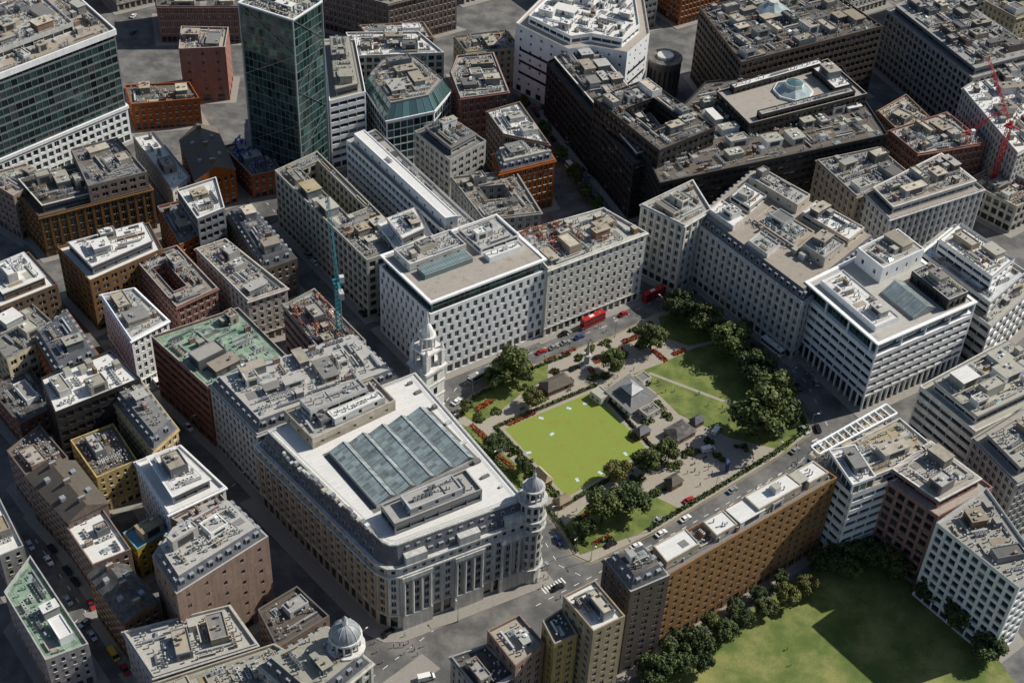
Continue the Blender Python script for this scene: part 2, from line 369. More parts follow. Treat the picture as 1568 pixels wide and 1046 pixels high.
def H(s): return [tuple(float(t)/2 for t in q.split(',')) for q in s.split()]
def m2(s): return [tuple(map(float,q.split(','))) for q in s.split()]
# ---------------------------------------------------------------- building survey (plan corners, half metres)
T=[
('brick_plant_tower','-319,323 -278,331 -282,369 -326,366',28,'plain','brick_red','roof_tan','flat',.05,None),
('office_building','-187,330 -167,222 -138,241 -158,333',35,'bands','clad_white','roof_light','setback',.04,None),
('flat_roofed_office','-171,364 -156,321 -77,336 -104,374',30,'grid','stone_grey','roof_white','flat',.05,None),
('brick_office_building','-69,308 -57,263 -15,279 -32,349 -65,339',28,'stone','brick_red','roof_light','flat',.07,None),
('stone_office_building','-72,398 -58,368 -8,384 -22,418',22,'stone','stone_cream','roof_tan','flat',.07,None),
('brick_office_building','-165,418 -152,390 -92,402 -104,432',20,'fine','brick_brown','roof_light','flat',.07,None),
('brick_office_building','-219,485 -140,449 -75,495 -146,539',24,'fine','brick_brown','roof_tan','flat',.03,None),
('brick_office_building','-366,433 -283,443 -288,500 -382,488',20,'fine','brick_red','roof_grey','flat',.03,None),
('white_roofed_block','-338,213 -286,133 -276,156 -322,223',15,'house','stone_cream','roof_white','flat',.02,None),
('brick_block','-367,301 -353,268 -295,285 -310,313',14,'house','brick_red','roof_brown','flat',.04,None),
('brick_warehouse','-296,207 -269,144 -240,166 -269,231',16,'house','brick_red','roof_brown','gable',.04,None),
('construction_site_block','-261,214 -228,171 -205,183 -233,233',12,'house','brick_red','roof_grey','flat',.05,None),
('white_roofed_office','-272,98 -248,60 -230,77 -245,119',28,'dark','clad_grey','roof_white','flat',.01,None),
('brick_block','-291,102 -262,52 -233,85 -263,119',18,'house','brick_red','roof_grey','flat',.05,None),
('terraced_building','-235,94 -194,24 -169,43 -213,105',18,'house','brick_dark','slate','mansard',.06,None),
('stone_office_building','-246,38 -195,-22 -169,-4 -226,53',22,'stone','stone_cream','roof_tan','flat',.06,None),
('brick_warehouse','-413,116 -377,73 -299,121 -326,160 -371,146',20,'pil','brick_brown','roof_brown','setback',.03,None),
('rooftop_plant_office','-370,148 -342,96 -301,121 -337,169',28,'wide','brick_brown','roof_grey','flat',.06,None),
('brick_block','-437,119 -403,94 -386,124 -407,141',22,'house','brick_brown','roof_tan','flat',.05,None),
('brown_office_building','-348,25 -313,-14 -269,30 -287,63',24,'wide','brick_brown','roof_white','setback',.05,None),
('brick_office_building','-289,21 -245,-34 -220,-9 -261,41',22,'fine','brick_red','roof_tan','flat',.06,(.25,.2,.75,.5,5)),
('stone_office_building','-301,-29 -267,-78 -246,-54 -279,-19',24,'fine','clad_white','roof_light','flat',.07,None),
('brown_office_building','-398,-14 -368,-50 -335,-20 -367,17',24,'wide','brick_dark','roof_white','setback',.06,None),
('grey_office_building','-379,-63 -350,-97 -321,-62 -354,-31',20,'wide','stone_cream','roof_grey','flat',.05,None),
('terraced_building','-339,-74 -311,-114 -287,-88 -323,-40',20,'house','brick_red','slate','mansard',.05,None),
('low_brick_building','-364,-107 -330,-144 -311,-123 -341,-84',12,'house','brick_red','roof_grey','flat',.05,None),
('white_roofed_office','-314,-131 -295,-164 -248,-126 -275,-99',28,'dark','clad_dark','roof_white','flat',.03,None),
('grey_office_building','-270,-132 -228,-182 -217,-160 -252,-115',22,'fine','brick_yellow','roof_grey','mansard',.04,None),
('green_roofed_office','-251,-82 -202,-131 -154,-95 -197,-45',28,'bands','brick_red','roof_green','flat',.02,None),
('stone_office_wing','-200,-132 -160,-178 -74,-117 -109,-75',30,'fine','stone_grey','roof_light','mansard',.05,None),
('stone_office_building','24,7 99,61 66,91 -1,52',33,'stone','stone_white','roof_light','flat',.04,None),
('corner_stone_building','96,99 129,73 151,97 139,138',33,'pil','stone_white','roof_light','flat',.05,None),
('stone_office_building','249,194 275,142 328,176 305,220',28,'pil','stone_gold','roof_light','flat',.06,None),
('stone_office_building','281,149 297,112 384,164 357,215',28,'pil','stone_white','roof_tan','setback',.06,None),
('pale_stone_building','398,323 423,215 483,269 451,383',30,'fine','stone_white','roof_white','flat',.04,None),
('long_pale_office','351,464 409,335 486,380 415,521',32,'grid','stone_grey','roof_light','setback',.05,None),
('dark_terraced_office','18,336 93,171 135,197 59,385',28,'dark','clad_dark','roof_brown','setback',.05,None),
('dark_atrium_office','59,241 112,163 161,204 106,280',38,'dark','clad_dark','roof_brown','flat',.04,(.3,.25,.7,.75)),
('dark_stepped_office','101,193 113,139 315,235 292,353 162,309',30,'dark','clad_dark','roof_brown','flat',.02,None),
('dark_office_building','162,422 193,319 335,405 283,495',38,'dark','brick_dark','roof_brown','flat',.04,None),
('brick_office_building','323,262 342,225 406,250 382,300',24,'fine','brick_red','roof_light','flat',.08,None),
('brick_block','320,302 332,272 368,292 352,335',22,'fine','brick_brown','roof_tan','flat',.06,None),
('long_concrete_office','-200,133 -112,19 -80,42 -170,165',28,'grid','concrete','roof_grey','flat',.05,(.08,.45,.6,.85,4)),
('white_terraced_office','-109,59 -88,23 -64,46 -79,84',31,'bands','clad_white','roof_white','setback',.04,None),
('grey_office_building','-92,198 -59,156 -31,189 -63,223',30,'wide','stone_grey','roof_grey','setback',.06,None),
('white_roofed_office','-33,237 -17,201 22,190 -5,256',30,'fine','brick_brown','roof_white','flat',.06,None),
('stone_office_building','-58,156 -28,98 18,112 -5,171',22,'stone','stone_grey','roof_tan','flat',.08,(.3,.3,.6,.7,4)),
('grey_office_building','-25,188 -18,159 28,184 16,219',24,'fine','brick_red','roof_light','mansard',.05,None),
('concrete_frame_site','386,219 423,182 465,216 429,254',14,'grid','concrete','roof_tan','flat',.1,None),
('concrete_building_site','-169,-25 -123,-90 -104,-60 -149,-3',22,'bands','concrete','roof_light','flat',.12,None),
('white_clad_office','-236,-196 -205,-239 -175,-214 -211,-179',24,'fine','clad_white','roof_white','setback',.06,None),
('chimneyed_brick_block','-288,-166 -262,-199 -240,-181 -264,-148',17,'house','brick_yellow','roof_brown','flat',.12,None),
('terraced_building','-304,-207 -267,-244 -247,-226 -277,-191',20,'house','brick_brown','roof_brown','gable',.06,None),
('white_roofed_block','-271,-241 -245,-273 -225,-259 -252,-225',18,'house','brick_brown','roof_white','flat',.02,None),
('brick_warehouse','-244,-284 -214,-319 -197,-303 -223,-275',20,'house','brick_brown','roof_dark','gable',.06,None),
('brick_corner_block','-201,-291 -181,-318 -137,-271 -164,-244 -196,-272',34,'plain','brick_brown','roof_light','mansard',.10,None),
('brick_block','-139,-306 -123,-333 -97,-308 -119,-287',22,'house','brick_brown','roof_brown','flat',.06,None),
('stone_office_building','-212,-327 -188,-357 -135,-331 -156,-304',22,'stone','stone_grey','roof_light','flat',.07,None),
('low_office_building','-291,-297 -253,-344 -232,-331 -284,-268',18,'house','stone_grey','roof_green','flat',.05,None),
('domed_stone_building','-129,-356 -95,-384 -67,-350 -95,-327',29,'pil','stone_white','roof_light','mansard',.03,None),
('stone_office_building','-186,-364 -167,-386 -104,-345 -125,-333',24,'stone','stone_cream','roof_light','flat',.09,None),
('terraced_building','-325,-181 -303,-206 -284,-184 -311,-155',18,'house','brick_brown','roof_brown','flat',.08,None),
('brick_block','-327,-239 -302,-270 -290,-261 -317,-222',18,'house','stone_grey','roof_white','flat',.04,None),
('low_brick_building','-204,-239 -186,-250 -171,-224 -179,-215',22,'house','brick_brown','roof_light','flat',.06,None),
('courtyard_building','-236,-239 -224,-252 -207,-234 -220,-221',14,'house','brick_yellow','pool_blue','flat',.03,None),
('roof_terrace_block','-5,-317 12,-341 28,-324 13,-304',25,'flat','brick_brown','roof_tan','flat',.05,None),
('grey_office_building','-25,-329 -7,-353 13,-338 -5,-319',20,'stone','stone_grey','roof_dark','flat',.07,None),
('yellow_brick_apartment','37,-307 54,-331 72,-319 55,-294',36,'flat','brick_yellow','roof_white','flat',.07,None),
('brick_apartment_block','26,-316 33,-332 46,-324 37,-306',30,'flat','brick_yellow','roof_grey','flat',.06,None),
('dark_apartment_block','60,-281 75,-305 98,-291 84,-270',38,'flat','brick_dark','roof_dark','mansard',.12,None),
('red_brick_office','237,-187 269,-221 309,-193 275,-151',32,'grid','brick_red','roof_tan','setback',.07,None),
('white_grid_office','265,-230 304,-279 323,-263 303,-197',34,'grid','clad_white','roof_light','flat',.08,None),
('grey_stepped_office','280,-99 309,-142 386,-90 351,-44',32,'bands','stone_white','roof_light','setback',.07,None),
('stone_office_building','306,-148 326,-188 367,-162 349,-113',32,'fine','stone_grey','roof_light','setback',.08,None),
]
ALLP=[]
for t in T:
    p=H(t[1]); ALLP.append(p)
    building(t[0],p,t[2],t[3],t[4],t[5],top=t[6],dens=t[7]*1.3,hole=t[8],kind='house' if t[3]=='house' else 'office')
def slab():
    p=ccw(H('-146,168 -56,47 -30,58 -124,188')); ALLP.append(p); PAV.append(p); mb=MB()
    building('m',p,33,'bandsx','clad_white','roof_light',mb=mb,dens=.02,pave=False)
    q=sub(p,.04,.15,.96,.5) if math.dist(p[0],p[1])>math.dist(p[1],p[2]) else sub(p,.15,.04,.5,.96)
    building('m2',q,37,'plain','clad_white','roof_white',z0=32,mb=mb,dens=.006,pave=False,par=.3)
    mb.obj('white_slab_office')
slab()
def curved():
    p=ccw(H('-13,382 37,337 58,346 91,337 113,377 110,451 23,468')); ALLP.append(p); PAV.append(p); mb=MB()
    building('c',p,35,'plain','clad_white','roof_tan',mb=mb,dens=.03,pave=False,clut=False)
    s=inset(p,5); building('c2',s,38.5,'bands','clad_white','roof_white',z0=34,mb=mb,dens=.03,pave=False)
    for i in range(len(p)):
        a,b=p[i],p[(i+1)%len(p)]
        for z in(10,16,22):
            L=math.dist(a,b); d=((b[0]-a[0])/L,(b[1]-a[1])/L)
            mb.box(a[0]+d[0]*L/2+d[1]*.03,a[1]+d[1]*L/2-d[0]*.03,z,z+1.3,L*.8,.1,math.atan2(d[1],d[0]),'glass_dark')
    mb.obj('white_curved_office')
    mb=MB(); mb.cyl(66,196,0,18,8,8,'brick_dark',20,'roof_dark'); mb.cyl(66,196,18,18.8,8.4,8.4,'roof_grey',20,'roof_dark'); mb.cyl(66,196,18.8,20,4,4,'plant_white',12)
    for k in range(20): mb.box(66+8.0*math.cos(k*.314),196+8.0*math.sin(k*.314),5,15,.1,.8,k*.314,'glass_dark')
    mb.obj('round_brick_rotunda')
curved()
def long_stone():
    p=ccw(H('138,94 213,-4 281,77 190,168')); ALLP.append(p); PAV.append(p); mb=MB()
    building('l',p,28,'pil','stone_white','roof_tan',top='mansard',mb=mb,pave=False,clut=False)
    r=random.Random(4)
    for k,(u0,v0,u1,v1,h,wm,rm) in enumerate(((.1,.72,.5,.92,36,'stone_cream','roof_light'),(.55,.7,.92,.92,35,'stone_cream','roof_white'),(.08,.1,.3,.3,34,'stone_white','roof_white'),(.35,.34,.7,.62,33,'plant_tan','roof_tan'),(.75,.35,.93,.62,36,'stone_cream','roof_light'),(.1,.4,.28,.66,34.5,'plant_white','roof_white'),(.45,.08,.62,.26,33.5,'plant_white','roof_light'))):
        building('l%d'%k,sub(p,u0,v0,u1,v1),h,'bands' if k%2 else 'plain',wm,rm,z0=31.5,mb=mb,dens=.06,pave=False,par=.6)
    clutter(mb,sub(p,.3,.26,.9,.35),31.6,r,.1)
    q=sub(p,.38,.37,.67,.59)
    for i in range(6):
        for j in range(4):
            x,y=bil(q,(i+.5)/6,(j+.5)/4); mb.box(x,y,32.4,33.0,2.,1.7,-.9,'plant_white'); mb.box(x,y,33.0,33.5,1.8,1.5,-.9,'glass_roof',taper=.4)
    mb.obj('long_stone_building')
long_stone()
def big_glass():
    mb=MB(); p=ccw(H('-448,144 -353,253 -419,332 -518,223')); ALLP.append(p); PAV.append(p)
    building('g',p,55,'gfloor','clad_grey','roof_tan',mb=mb,dens=.03,pave=False,gh=17)
    for z in(17,17.8): course(mb,p,1.0,z-.5,z,'clad_white')
    for i in range(4): wall(mb,inset(p,-.4)[i],inset(p,-.4)[(i+1)%4],0,16.4,'grid','clad_white',random.Random(3),4.4)
    course(mb,p,.6,52.5,55.1,'clad_white'); q=sub(p,.2,.2,.8,.8); building('g2',q,59,'bands','plant_white','roof_light',z0=54,mb=mb,dens=.06,pave=False)
    mb.obj('glass_office_building')
big_glass()
# ---------------------------------------------------------------- landmark stone court building with atrium
def big_court():
    rng=random.Random(5); mb=MB()
    base=ccw(m2('-80,-92 -36.5,-138.5 -33,-140.2 -29.5,-139.8 10.5,-116.5 -31,-56.5'))
    PAV.append(base); PAV.append(inset(base,-2.2)); ALLP.append(base); n=len(base); SW='stone_portland'
    for i in range(n):
        p,q=base[i],base[(i+1)%n]; left=(q[0]-p[0]>0 and q[1]-p[1]<0)
        wall(mb,p,q,0,24.5,'pil','stone_gold' if left else SW,rng,6.5)
        wall(mb,p,q,24.5,28.4,'stone','stone_gold' if left else SW,rng,0)
    course(mb,base,.9,24.0,24.7,SW); course(mb,base,.35,6.2,6.8,SW); course(mb,base,.7,27.6,28.4,SW)
    q=inset(base,.6); ring(mb,base,q,28.4,SW); s=inset(base,3.0); zt=34.6
    for i in range(n):
        j=(i+1)%n; mb.face([(*q[i],28.4),(*q[j],28.4),(*s[j],zt),(*s[i],zt)],'slate')
        d=Vector((base[j][0]-base[i][0],base[j][1]-base[i][1])); L=d.length; d/=L; nx,ny=d.y,-d.x; a=math.atan2(d.y,d.x)
        if L<5: continue
        for row,(zz,off) in enumerate(((29.1,1.9),(32.0,3.0))):
            k=int((L-4)/3.4)
            for t in range(k):
                u=2+(L-4)*(t+.5)/k; x=base[i][0]+d.x*u; y=base[i][1]+d.y*u; w=1.7 if row==0 else 1.2
                mb.box(x-nx*off,y-ny*off,zz,zz+2.0-.5*row,w,1.9,a,'lead','lead'); mb.box(x-nx*(off-.97),y-ny*(off-.97),zz+.35,zz+1.7-.5*row,w*.72,.05,a,'glass_dark')
    course(mb,s,.3,zt-.2,zt+.5,SW); s2=inset(s,.4); ring(mb,s,s2,zt+.5,SW); sides(mb,s2,zt,zt+.5,'roof_white',True); mb.face(P3(s2,zt),'roof_white')
    p,qq=[b for b in base if b[0]==-29.5][0],[b for b in base if b[0]==10.5][0]
    d=Vector((qq[0]-p[0],qq[1]-p[1])); L=d.length; d/=L; nx,ny=d.y,-d.x; a=math.atan2(d.y,d.x)
    for c in(.12,.5,.84):
        x,y=p[0]+d.x*L*c,p[1]+d.y*L*c
        mb.box(x+nx*.6,y+ny*.6,0,6.5,10,1.2,a,SW,bot=True); mb.box(x+nx*.6,y+ny*.6,22.2,24,10,1.3,a,SW,bot=True)
        for i in range(4):
            o=(i-1.5)*2.9; mb.cyl(x+nx*.75+d.x*o,y+ny*.75+d.y*o,6.5,22.2,.5,.42,SW,10)
        mb.box(x-nx*1.0,y-ny*1.0,28.4,31.6,7,3,a,SW)
    # grey service gutter around the atrium, then the glass itself
    A=Vector((-55,-101)); ux=Vector((.62,-.785)); vy=Vector((.785,.62)); WU,WV=27.5,36.
    def Q(u,v,z): c=A+ux*u*WU+vy*v*WV; return (c.x,c.y,z)
    def R4(u0,v0,u1,v1): return ccw([Q(u0,v0,0)[:2],Q(u1,v0,0)[:2],Q(u1,v1,0)[:2],Q(u0,v1,0)[:2]])
    mb.face(P3(R4(-.05,-.05,1.05,1.05),zt+.02),'roof_grey')
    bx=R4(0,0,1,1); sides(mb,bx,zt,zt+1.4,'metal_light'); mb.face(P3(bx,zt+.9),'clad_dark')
    NR=5
    for k in range(NR):
        v0,v1=k/NR,(k+1)/NR; vm=v0*.3+v1*.7; zl=zt+1.4; zp=zt+1.4+1.7
        for j in range(18):
            u0,u1=j/18,(j+1)/18
            for (va,za,vb,zb) in ((v0,zl,(v0+vm)/2,(zl+zp)/2),((v0+vm)/2,(zl+zp)/2,vm,zp),(vm,zp,v1,zl)):
                mb.face([Q(u0,va,za),Q(u1,va,za),Q(u1,vb,zb),Q(u0,vb,zb)],'glass_roof')
            mb.beam(Q(u0,v0,zl+.05),Q(u0,vm,zp+.05),.1,'metal_light'); mb.beam(Q(u0,vm,zp+.05),Q(u0,v1,zl+.05),.1,'metal_light')
        mb.beam(Q(0,vm,zp+.08),Q(1,vm,zp+.08),.22,'metal_light'); mb.beam(Q(0,v0,zl+.1),Q(1,v0,zl+.1),.4,'metal_grey')
        for u in(0,1): mb.face([Q(u,v0,zl),Q(u,vm,zp),Q(u,v1,zl)],'glass_mid')
    pa=ccw(m2('-35.5,-126.5 -31,-133 -6.5,-117 -13.5,-107.5 -19,-111 ')); pa=ccw(m2('-36.3,-125.6 -31.4,-133 -6.5,-117 -12.0,-108.8'))
    building('a',pa,zt+5,'bands','clad_grey','roof_light',z0=zt,mb=mb,dens=.03,pave=False)
    building('a2',sub(pa,.15,.2,.85,.8),zt+7,'plain','metal_light','roof_light',z0=zt+4.2,mb=mb,dens=.07,pave=False,par=.4)
    pb=ccw(m2('-71.5,-86.5 -60.5,-99 -36.5,-79 -44.8,-68.5'))
    building('b',pb,zt+4.5,'plain','plant_tan','roof_light',z0=zt,mb=mb,dens=.11,pave=False)
    building('b2',sub(pb,.1,.15,.5,.8),zt+8,'bands','plant_white','roof_light',z0=zt+3.6,mb=mb,dens=.1,pave=False,par=.6)
    building('b3',sub(pb,.6,.3,.9,.9),zt+6.5,'plain','plant_white','roof_white',z0=zt+3.6,mb=mb,dens=.1,pave=False,par=.4)
    for i in range(22):
        t=i/22; x=-69+t*32; y=-102.5-t*31+rng.uniform(-.6,.6); mb.box(x,y,zt,zt+rng.uniform(.7,1.8),rng.uniform(.8,2),rng.uniform(.8,1.6),-.82,rng.choice(['metal_grey','plant_white','metal_light','plant_tan']))
    for x,y in((-6,-107),(-1,-111),(-9,-101),(-19,-84),(-24,-77),(-14,-93),(-30,-70),(-33,-66)): mb.box(x,y,zt,zt+rng.uniform(.4,1.3),rng.uniform(1,3.),rng.uniform(.8,1.4),.65,rng.choice(['metal_light','plant_white','roof_grey']))
    sr=inset(s,.9)
    for zz in(zt+.8,zt+1.3):
        for i in range(n): mb.beam((*sr[i],zz),(*sr[(i+1)%n],zz),.06,'metal_grey')
    return mb.obj('stone_court_building')
big_court()
def spire_tower():
    mb=MB(); x,y=-28.5,-50.5; a=-.75
    mb.box(x,y,0,30,8.4,8.4,a,'stone_white')
    for z in(6,12,18,24):
        mb.box(x,y,z,z+.5,9,9,a,'stone_white',bot=True)
        for k in range(4):
            t=a+k*math.pi/2; mb.box(x+4.22*math.cos(t),y+4.22*math.sin(t),z+1.6,z+4.3,.1,1.5,t,'glass_dark')
    mb.box(x,y,30,31,10,10,a,'stone_white',bot=True)
    for sx in(-1,1):
        for sy in(-1,1):
            px,py=x+(sx*math.cos(a)-sy*math.sin(a))*3.5,y+(sx*math.sin(a)+sy*math.cos(a))*3.5
            mb.box(px,py,31,37.5,1.5,1.5,a,'stone_white'); mb.cyl(px,py,38.4,41,.75,.1,'stone_white',8)
            for ox,oy in((-sx*1.5,0),(0,-sy*1.5)): mb.cyl(px+ox*math.cos(a)-oy*math.sin(a),py+ox*math.sin(a)+oy*math.cos(a),31,37.5,.35,.3,'stone_white',8)
    mb.cyl(x,y,31,37.5,2.4,2.4,'stone_grey',8)
    for k in range(8):
        t=k*math.pi/4+.39; mb.box(x+2.24*math.cos(t),y+2.24*math.sin(t),32,36,.08,1.0,t,'black')
    mb.box(x,y,37.5,38.4,8.2,8.2,a,'stone_white',bot=True)
    for k in range(8):
        t=k*math.pi/4; mb.cyl(x+2.4*math.cos(t),y+2.4*math.sin(t),38.4,43,.32,.3,'stone_white',8)
    mb.cyl(x,y,38.4,43,1.4,1.4,'stone_grey',8); mb.cyl(x,y,43,43.7,3,3,'stone_white',12)
    for k in range(6):
        z0=43.7+k*.75; mb.cyl(x,y,z0,z0+.75,2.3*math.cos(k/6*1.25),2.3*math.cos((k+1)/6*1.25),'stone_white',12)
    mb.cyl(x,y,48.2,50.6,.55,.4,'stone_white',8); mb.cyl(x,y,50.6,53.5,.3,.05,'stone_white',6)
    return mb.obj('clock_spire_tower')
spire_tower()
def turret():
    mb=MB(); x,y=9.0,-115.5; S='stone_portland'
    mb.cyl(x,y,0,36,4.0,4.0,S,12)
    for z in(6.3,24.3,28,35.4): mb.cyl(x,y,z,z+.7,4.7,4.7,S,12)
    for z in range(8,34,4):
        for k in range(12):
            t=(k+.5)*math.pi/6; mb.box(x+3.88*math.cos(t),y+3.88*math.sin(t),z,z+2.3,.1,1.0,t,'glass_dark')
    for k in range(10):
        t=k*math.pi/5; mb.cyl(x+3*math.cos(t),y+3*math.sin(t),36.1,40,.3,.3,S,8)
    mb.cyl(x,y,36.1,40,1.9,1.9,'black',8); mb.cyl(x,y,40,40.7,3.6,3.6,S,14)
    for k in range(6):
        z0=40.7+k*.55; mb.cyl(x,y,z0,z0+.55,2.8*math.cos(k/6*1.3),2.8*math.cos((k+1)/6*1.3),'lead',14)
    mb.cyl(x,y,44,46,.6,.5,S,8); mb.cyl(x,y,46,48,.35,.02,'lead',8)
    return mb.obj('corner_turret')
turret()
def dome():
    mb=MB(); x,y=-41,-172.5
    mb.cyl(x,y,0,33,4.6,4.6,'stone_white',16); mb.cyl(x,y,32.4,33.2,5.4,5.4,'stone_white',16)
    for z in range(6,31,4):
        for k in range(16):
            if k%2: t=(k+.5)*math.pi/8; mb.box(x+4.5*math.cos(t),y+4.5*math.sin(t),z,z+2.3,.12,.9,t,'glass_dark')
    for k in range(12):
        t=k*math.pi/6; mb.cyl(x+4*math.cos(t),y+4*math.sin(t),33.2,37,.32,.3,'stone_white',8)
    mb.cyl(x,y,33.2,37,3.2,3.2,'glass_mid',12); mb.cyl(x,y,37,37.8,4.7,4.7,'stone_white',16)
    for k in range(8):
        z0=37.8+4.2*math.sin(k/8*1.4); z1=37.8+4.2*math.sin((k+1)/8*1.4); mb.cyl(x,y,z0,z1,4.2*math.cos(k/8*1.4),4.2*math.cos((k+1)/8*1.4),'lead',20)
    for k in range(10):
        t=k*math.pi/5
        for j in range(5):
            a0,a1=j/5*1.4,(j+1)/5*1.4; mb.beam((x+4.25*math.cos(a0)*math.cos(t),y+4.25*math.cos(a0)*math.sin(t),37.8+4.25*math.sin(a0)),(x+4.25*math.cos(a1)*math.cos(t),y+4.25*math.cos(a1)*math.sin(t),37.8+4.25*math.sin(a1)),.16,'stone_grey')
    mb.cyl(x,y,41.9,44,.8,.7,'stone_white',8); mb.cyl(x,y,44,45.4,.9,.05,'lead',8)
    return mb.obj('stone_dome')
dome()
def white_office():
    mb=MB(); rng=random.Random(11)
    p=ccw(H('-101,4 -59,-50 23,10 -17,65')); PAV.append(p); ALLP.append(p)
    for i in range(4): wall(mb,p[i],p[(i+1)%4],0,31.5,'stag','clad_white',rng,4.8)
    q=inset(p,.5); ring(mb,p,q,31.5,'clad_white'); s=inset(p,1.5); sides(mb,q,31.2,31.5,'clad_white',True); ring(mb,q,s,31.2,'roof_grey')
    for i in range(4): wall(mb,s[i],s[(i+1)%4],31.2,35.6,'glass','mullion_green',rng,0)
    e=inset(p,.1); sides(mb,e,35.6,36.4,'clad_white'); ring(mb,e,s,35.6,'clad_white'); e2=inset(p,1.3); ring(mb,e,e2,36.4,'clad_white'); sides(mb,e2,36.0,36.4,'clad_white',True); mb.face(P3(e2,36.0),'roof_tan')
    k=[i for i in range(4) if abs(p[i][0]+50.5)<.1][0]; p=p[k:]+p[:k]
    building('x',sub(p,.1,.08,.42,.55),39.6,'plain','plant_white','roof_light',z0=36,mb=mb,dens=.16,pave=False)
    building('y',sub(p,.1,.62,.55,.95),38.8,'bands','clad_white','roof_light',z0=36,mb=mb,dens=.08,pave=False)
    building('y2',sub(p,.6,.62,.72,.92),38.0,'plain','clad_white','roof_white',z0=36,mb=mb,dens=.08,pave=False,par=.4)
    g=sub(p,.46,.12,.62,.52); sides(mb,g,36,38.2,'mullion_green'); mb.face(P3(g,38.2),'glass_teal')
    for t in range(9):
        a,b=bil(g,t/8,0),bil(g,t/8,1); mb.beam((*a,38.25),(*b,38.25),.15,'metal_light')
    return mb.obj('white_office_building')
white_office()
def louvre_office():
    mb=MB(); rng=random.Random(12)
    p=ccw(H('215,11 258,-58 340,-2 292,74')); k=[i for i in range(4) if p[i]==(107.5,5.5)][0]; p=p[k:]+p[:k]; PAV.append(p); ALLP.append(p)
    s=inset(p,1.6)
    for i in range(4):
        a,b=p[i],p[(i+1)%4]
        wall(mb,s[i],s[(i+1)%4],0,6.5,'glass','clad_grey',rng,0); wall(mb,a,b,6.5,26.4,'bands','clad_white',rng,0); wall(mb,s[i],s[(i+1)%4],26.4,31.5,'glass','clad_grey',rng,0)
        L=math.dist(a,b); n=int(L/3.0); ang=math.atan2(b[1]-a[1],b[0]-a[0])
        for j in range(n+1):
            x=a[0]+(b[0]-a[0])*j/n; y=a[1]+(b[1]-a[1])*j/n
            c=((p[0][0]+p[2][0])/2-x,(p[0][1]+p[2][1])/2-y); l=math.hypot(*c); x+=c[0]/l*.5; y+=c[1]/l*.5
            mb.box(x,y,0,6.5,.5,.7,ang,'clad_white')
            if j%4==0: mb.box(x,y,26.4,31.5,.6,.6,ang,'clad_white')
    n=len(p)
    for i in range(n):
        j=(i+1)%n; mb.face([(*p[i],6.5),(*p[j],6.5),(*s[j],6.5),(*s[i],6.5)],'clad_white')
    ring(mb,p,s,26.401,'clad_white')
    q=inset(p,-.2); sides(mb,q,31.5,32.2,'clad_white'); ring(mb,q,s,31.5,'clad_white'); r=inset(p,1.2); ring(mb,q,r,32.2,'clad_white'); sides(mb,r,31.8,32.2,'clad_white',True); mb.face(P3(r,31.8),'roof_light')
    building('x',sub(p,.1,.08,.85,.32),34,'plain','clad_white','roof_white',z0=31.8,mb=mb,dens=.03,pave=False,par=.5)
    building('x2',sub(p,.05,.5,.38,.95),39,'plain','clad_white','roof_light',z0=31.8,mb=mb,dens=.05,pave=False,par=.5)
    building('x3',sub(p,.5,.72,.95,.92),37,'dark','clad_dark','roof_grey',z0=31.8,mb=mb,dens=.14,pave=False,par=.5)
    g=sub(p,.5,.42,.9,.66); sides(mb,g,31.8,33,'clad_grey')
    A,B,C,D=g; mid=lambda a,b:((a[0]+b[0])/2,(a[1]+b[1])/2)
    m1=mid(A,D);m2_=mid(B,C); mb.face([(*A,33),(*B,33),(*m2_,36),(*m1,36)],'glass_roof'); mb.face([(*C,33),(*D,33),(*m1,36),(*m2_,36)],'glass_roof')
    mb.face([(*B,33),(*C,33),(*m2_,36)],'clad_grey'); mb.face([(*D,33),(*A,33),(*m1,36)],'clad_grey')
    for t in range(11):
        a=bil(g,t/10,0);b=bil(g,t/10,1); c=mid(a,b); mb.beam((*a,33.05),(*c,36.05),.14,'metal_light'); mb.beam((*b,33.05),(*c,36.05),.14,'metal_light')
    return mb.obj('louvred_white_office')
louvre_office()
def glass_tower():
    p=ccw([(-117,104),(-93.5,92),(-84.5,109),(-107,121)]); ALLP.append(p); PAV.append(p); mb=MB()
    building('t',p,82,'glass','mullion_green','roof_light',dens=.1,mb=mb,pave=False)
    q=inset(p,-.2)
    for i in range(4):
        a,b=q[i],q[(i+1)%4]
        for k in range(5):
            z0,z1=2+k*16,2+(k+1)*16; A,B=(a,b) if k%2 else (b,a)
            mb.beam((*A,z0),(*B,z1),.2,'metal_grey')
        mb.beam((*a,0),(*a,82),.4,'metal_light'); mb.beam((*a,82.2),(*b,82.2),.6,'clad_white')
    mb.obj('glass_tower')
glass_tower()
def octagon():
    p=ccw(H('-146,283 -119,226 -79,247 -67,282 -100,326 -135,316')); mb=MB(); rng=random.Random(3); PAV.append(p); ALLP.append(p); n=len(p)
    for i in range(n): wall(mb,p[i],p[(i+1)%n],0,25,'teal','clad_white',rng)
    course(mb,p,.5,25,25.6,'clad_white'); s=inset(p,3.5)
    L=lambda a,b,t:(a[0]+(b[0]-a[0])*t,a[1]+(b[1]-a[1])*t)
    for i in range(n):
        j=(i+1)%n
        for k in range(6):
            a,b,c,d=L(p[i],p[j],k/6),L(p[i],p[j],(k+1)/6),L(s[i],s[j],(k+1)/6),L(s[i],s[j],k/6)
            mb.face([(*a,25.6),(*b,25.6),(*c,31.5),(*d,31.5)],'glass_teal'); mb.beam((*a,25.65),(*d,31.55),.25,'mullion_green')
    course(mb,s,.3,31.3,32,'clad_grey'); mb.face(P3(s,31.6),'roof_tan'); clutter(mb,s,31.6,rng,.08)
    mb.obj('glass_mansard_office')
octagon()
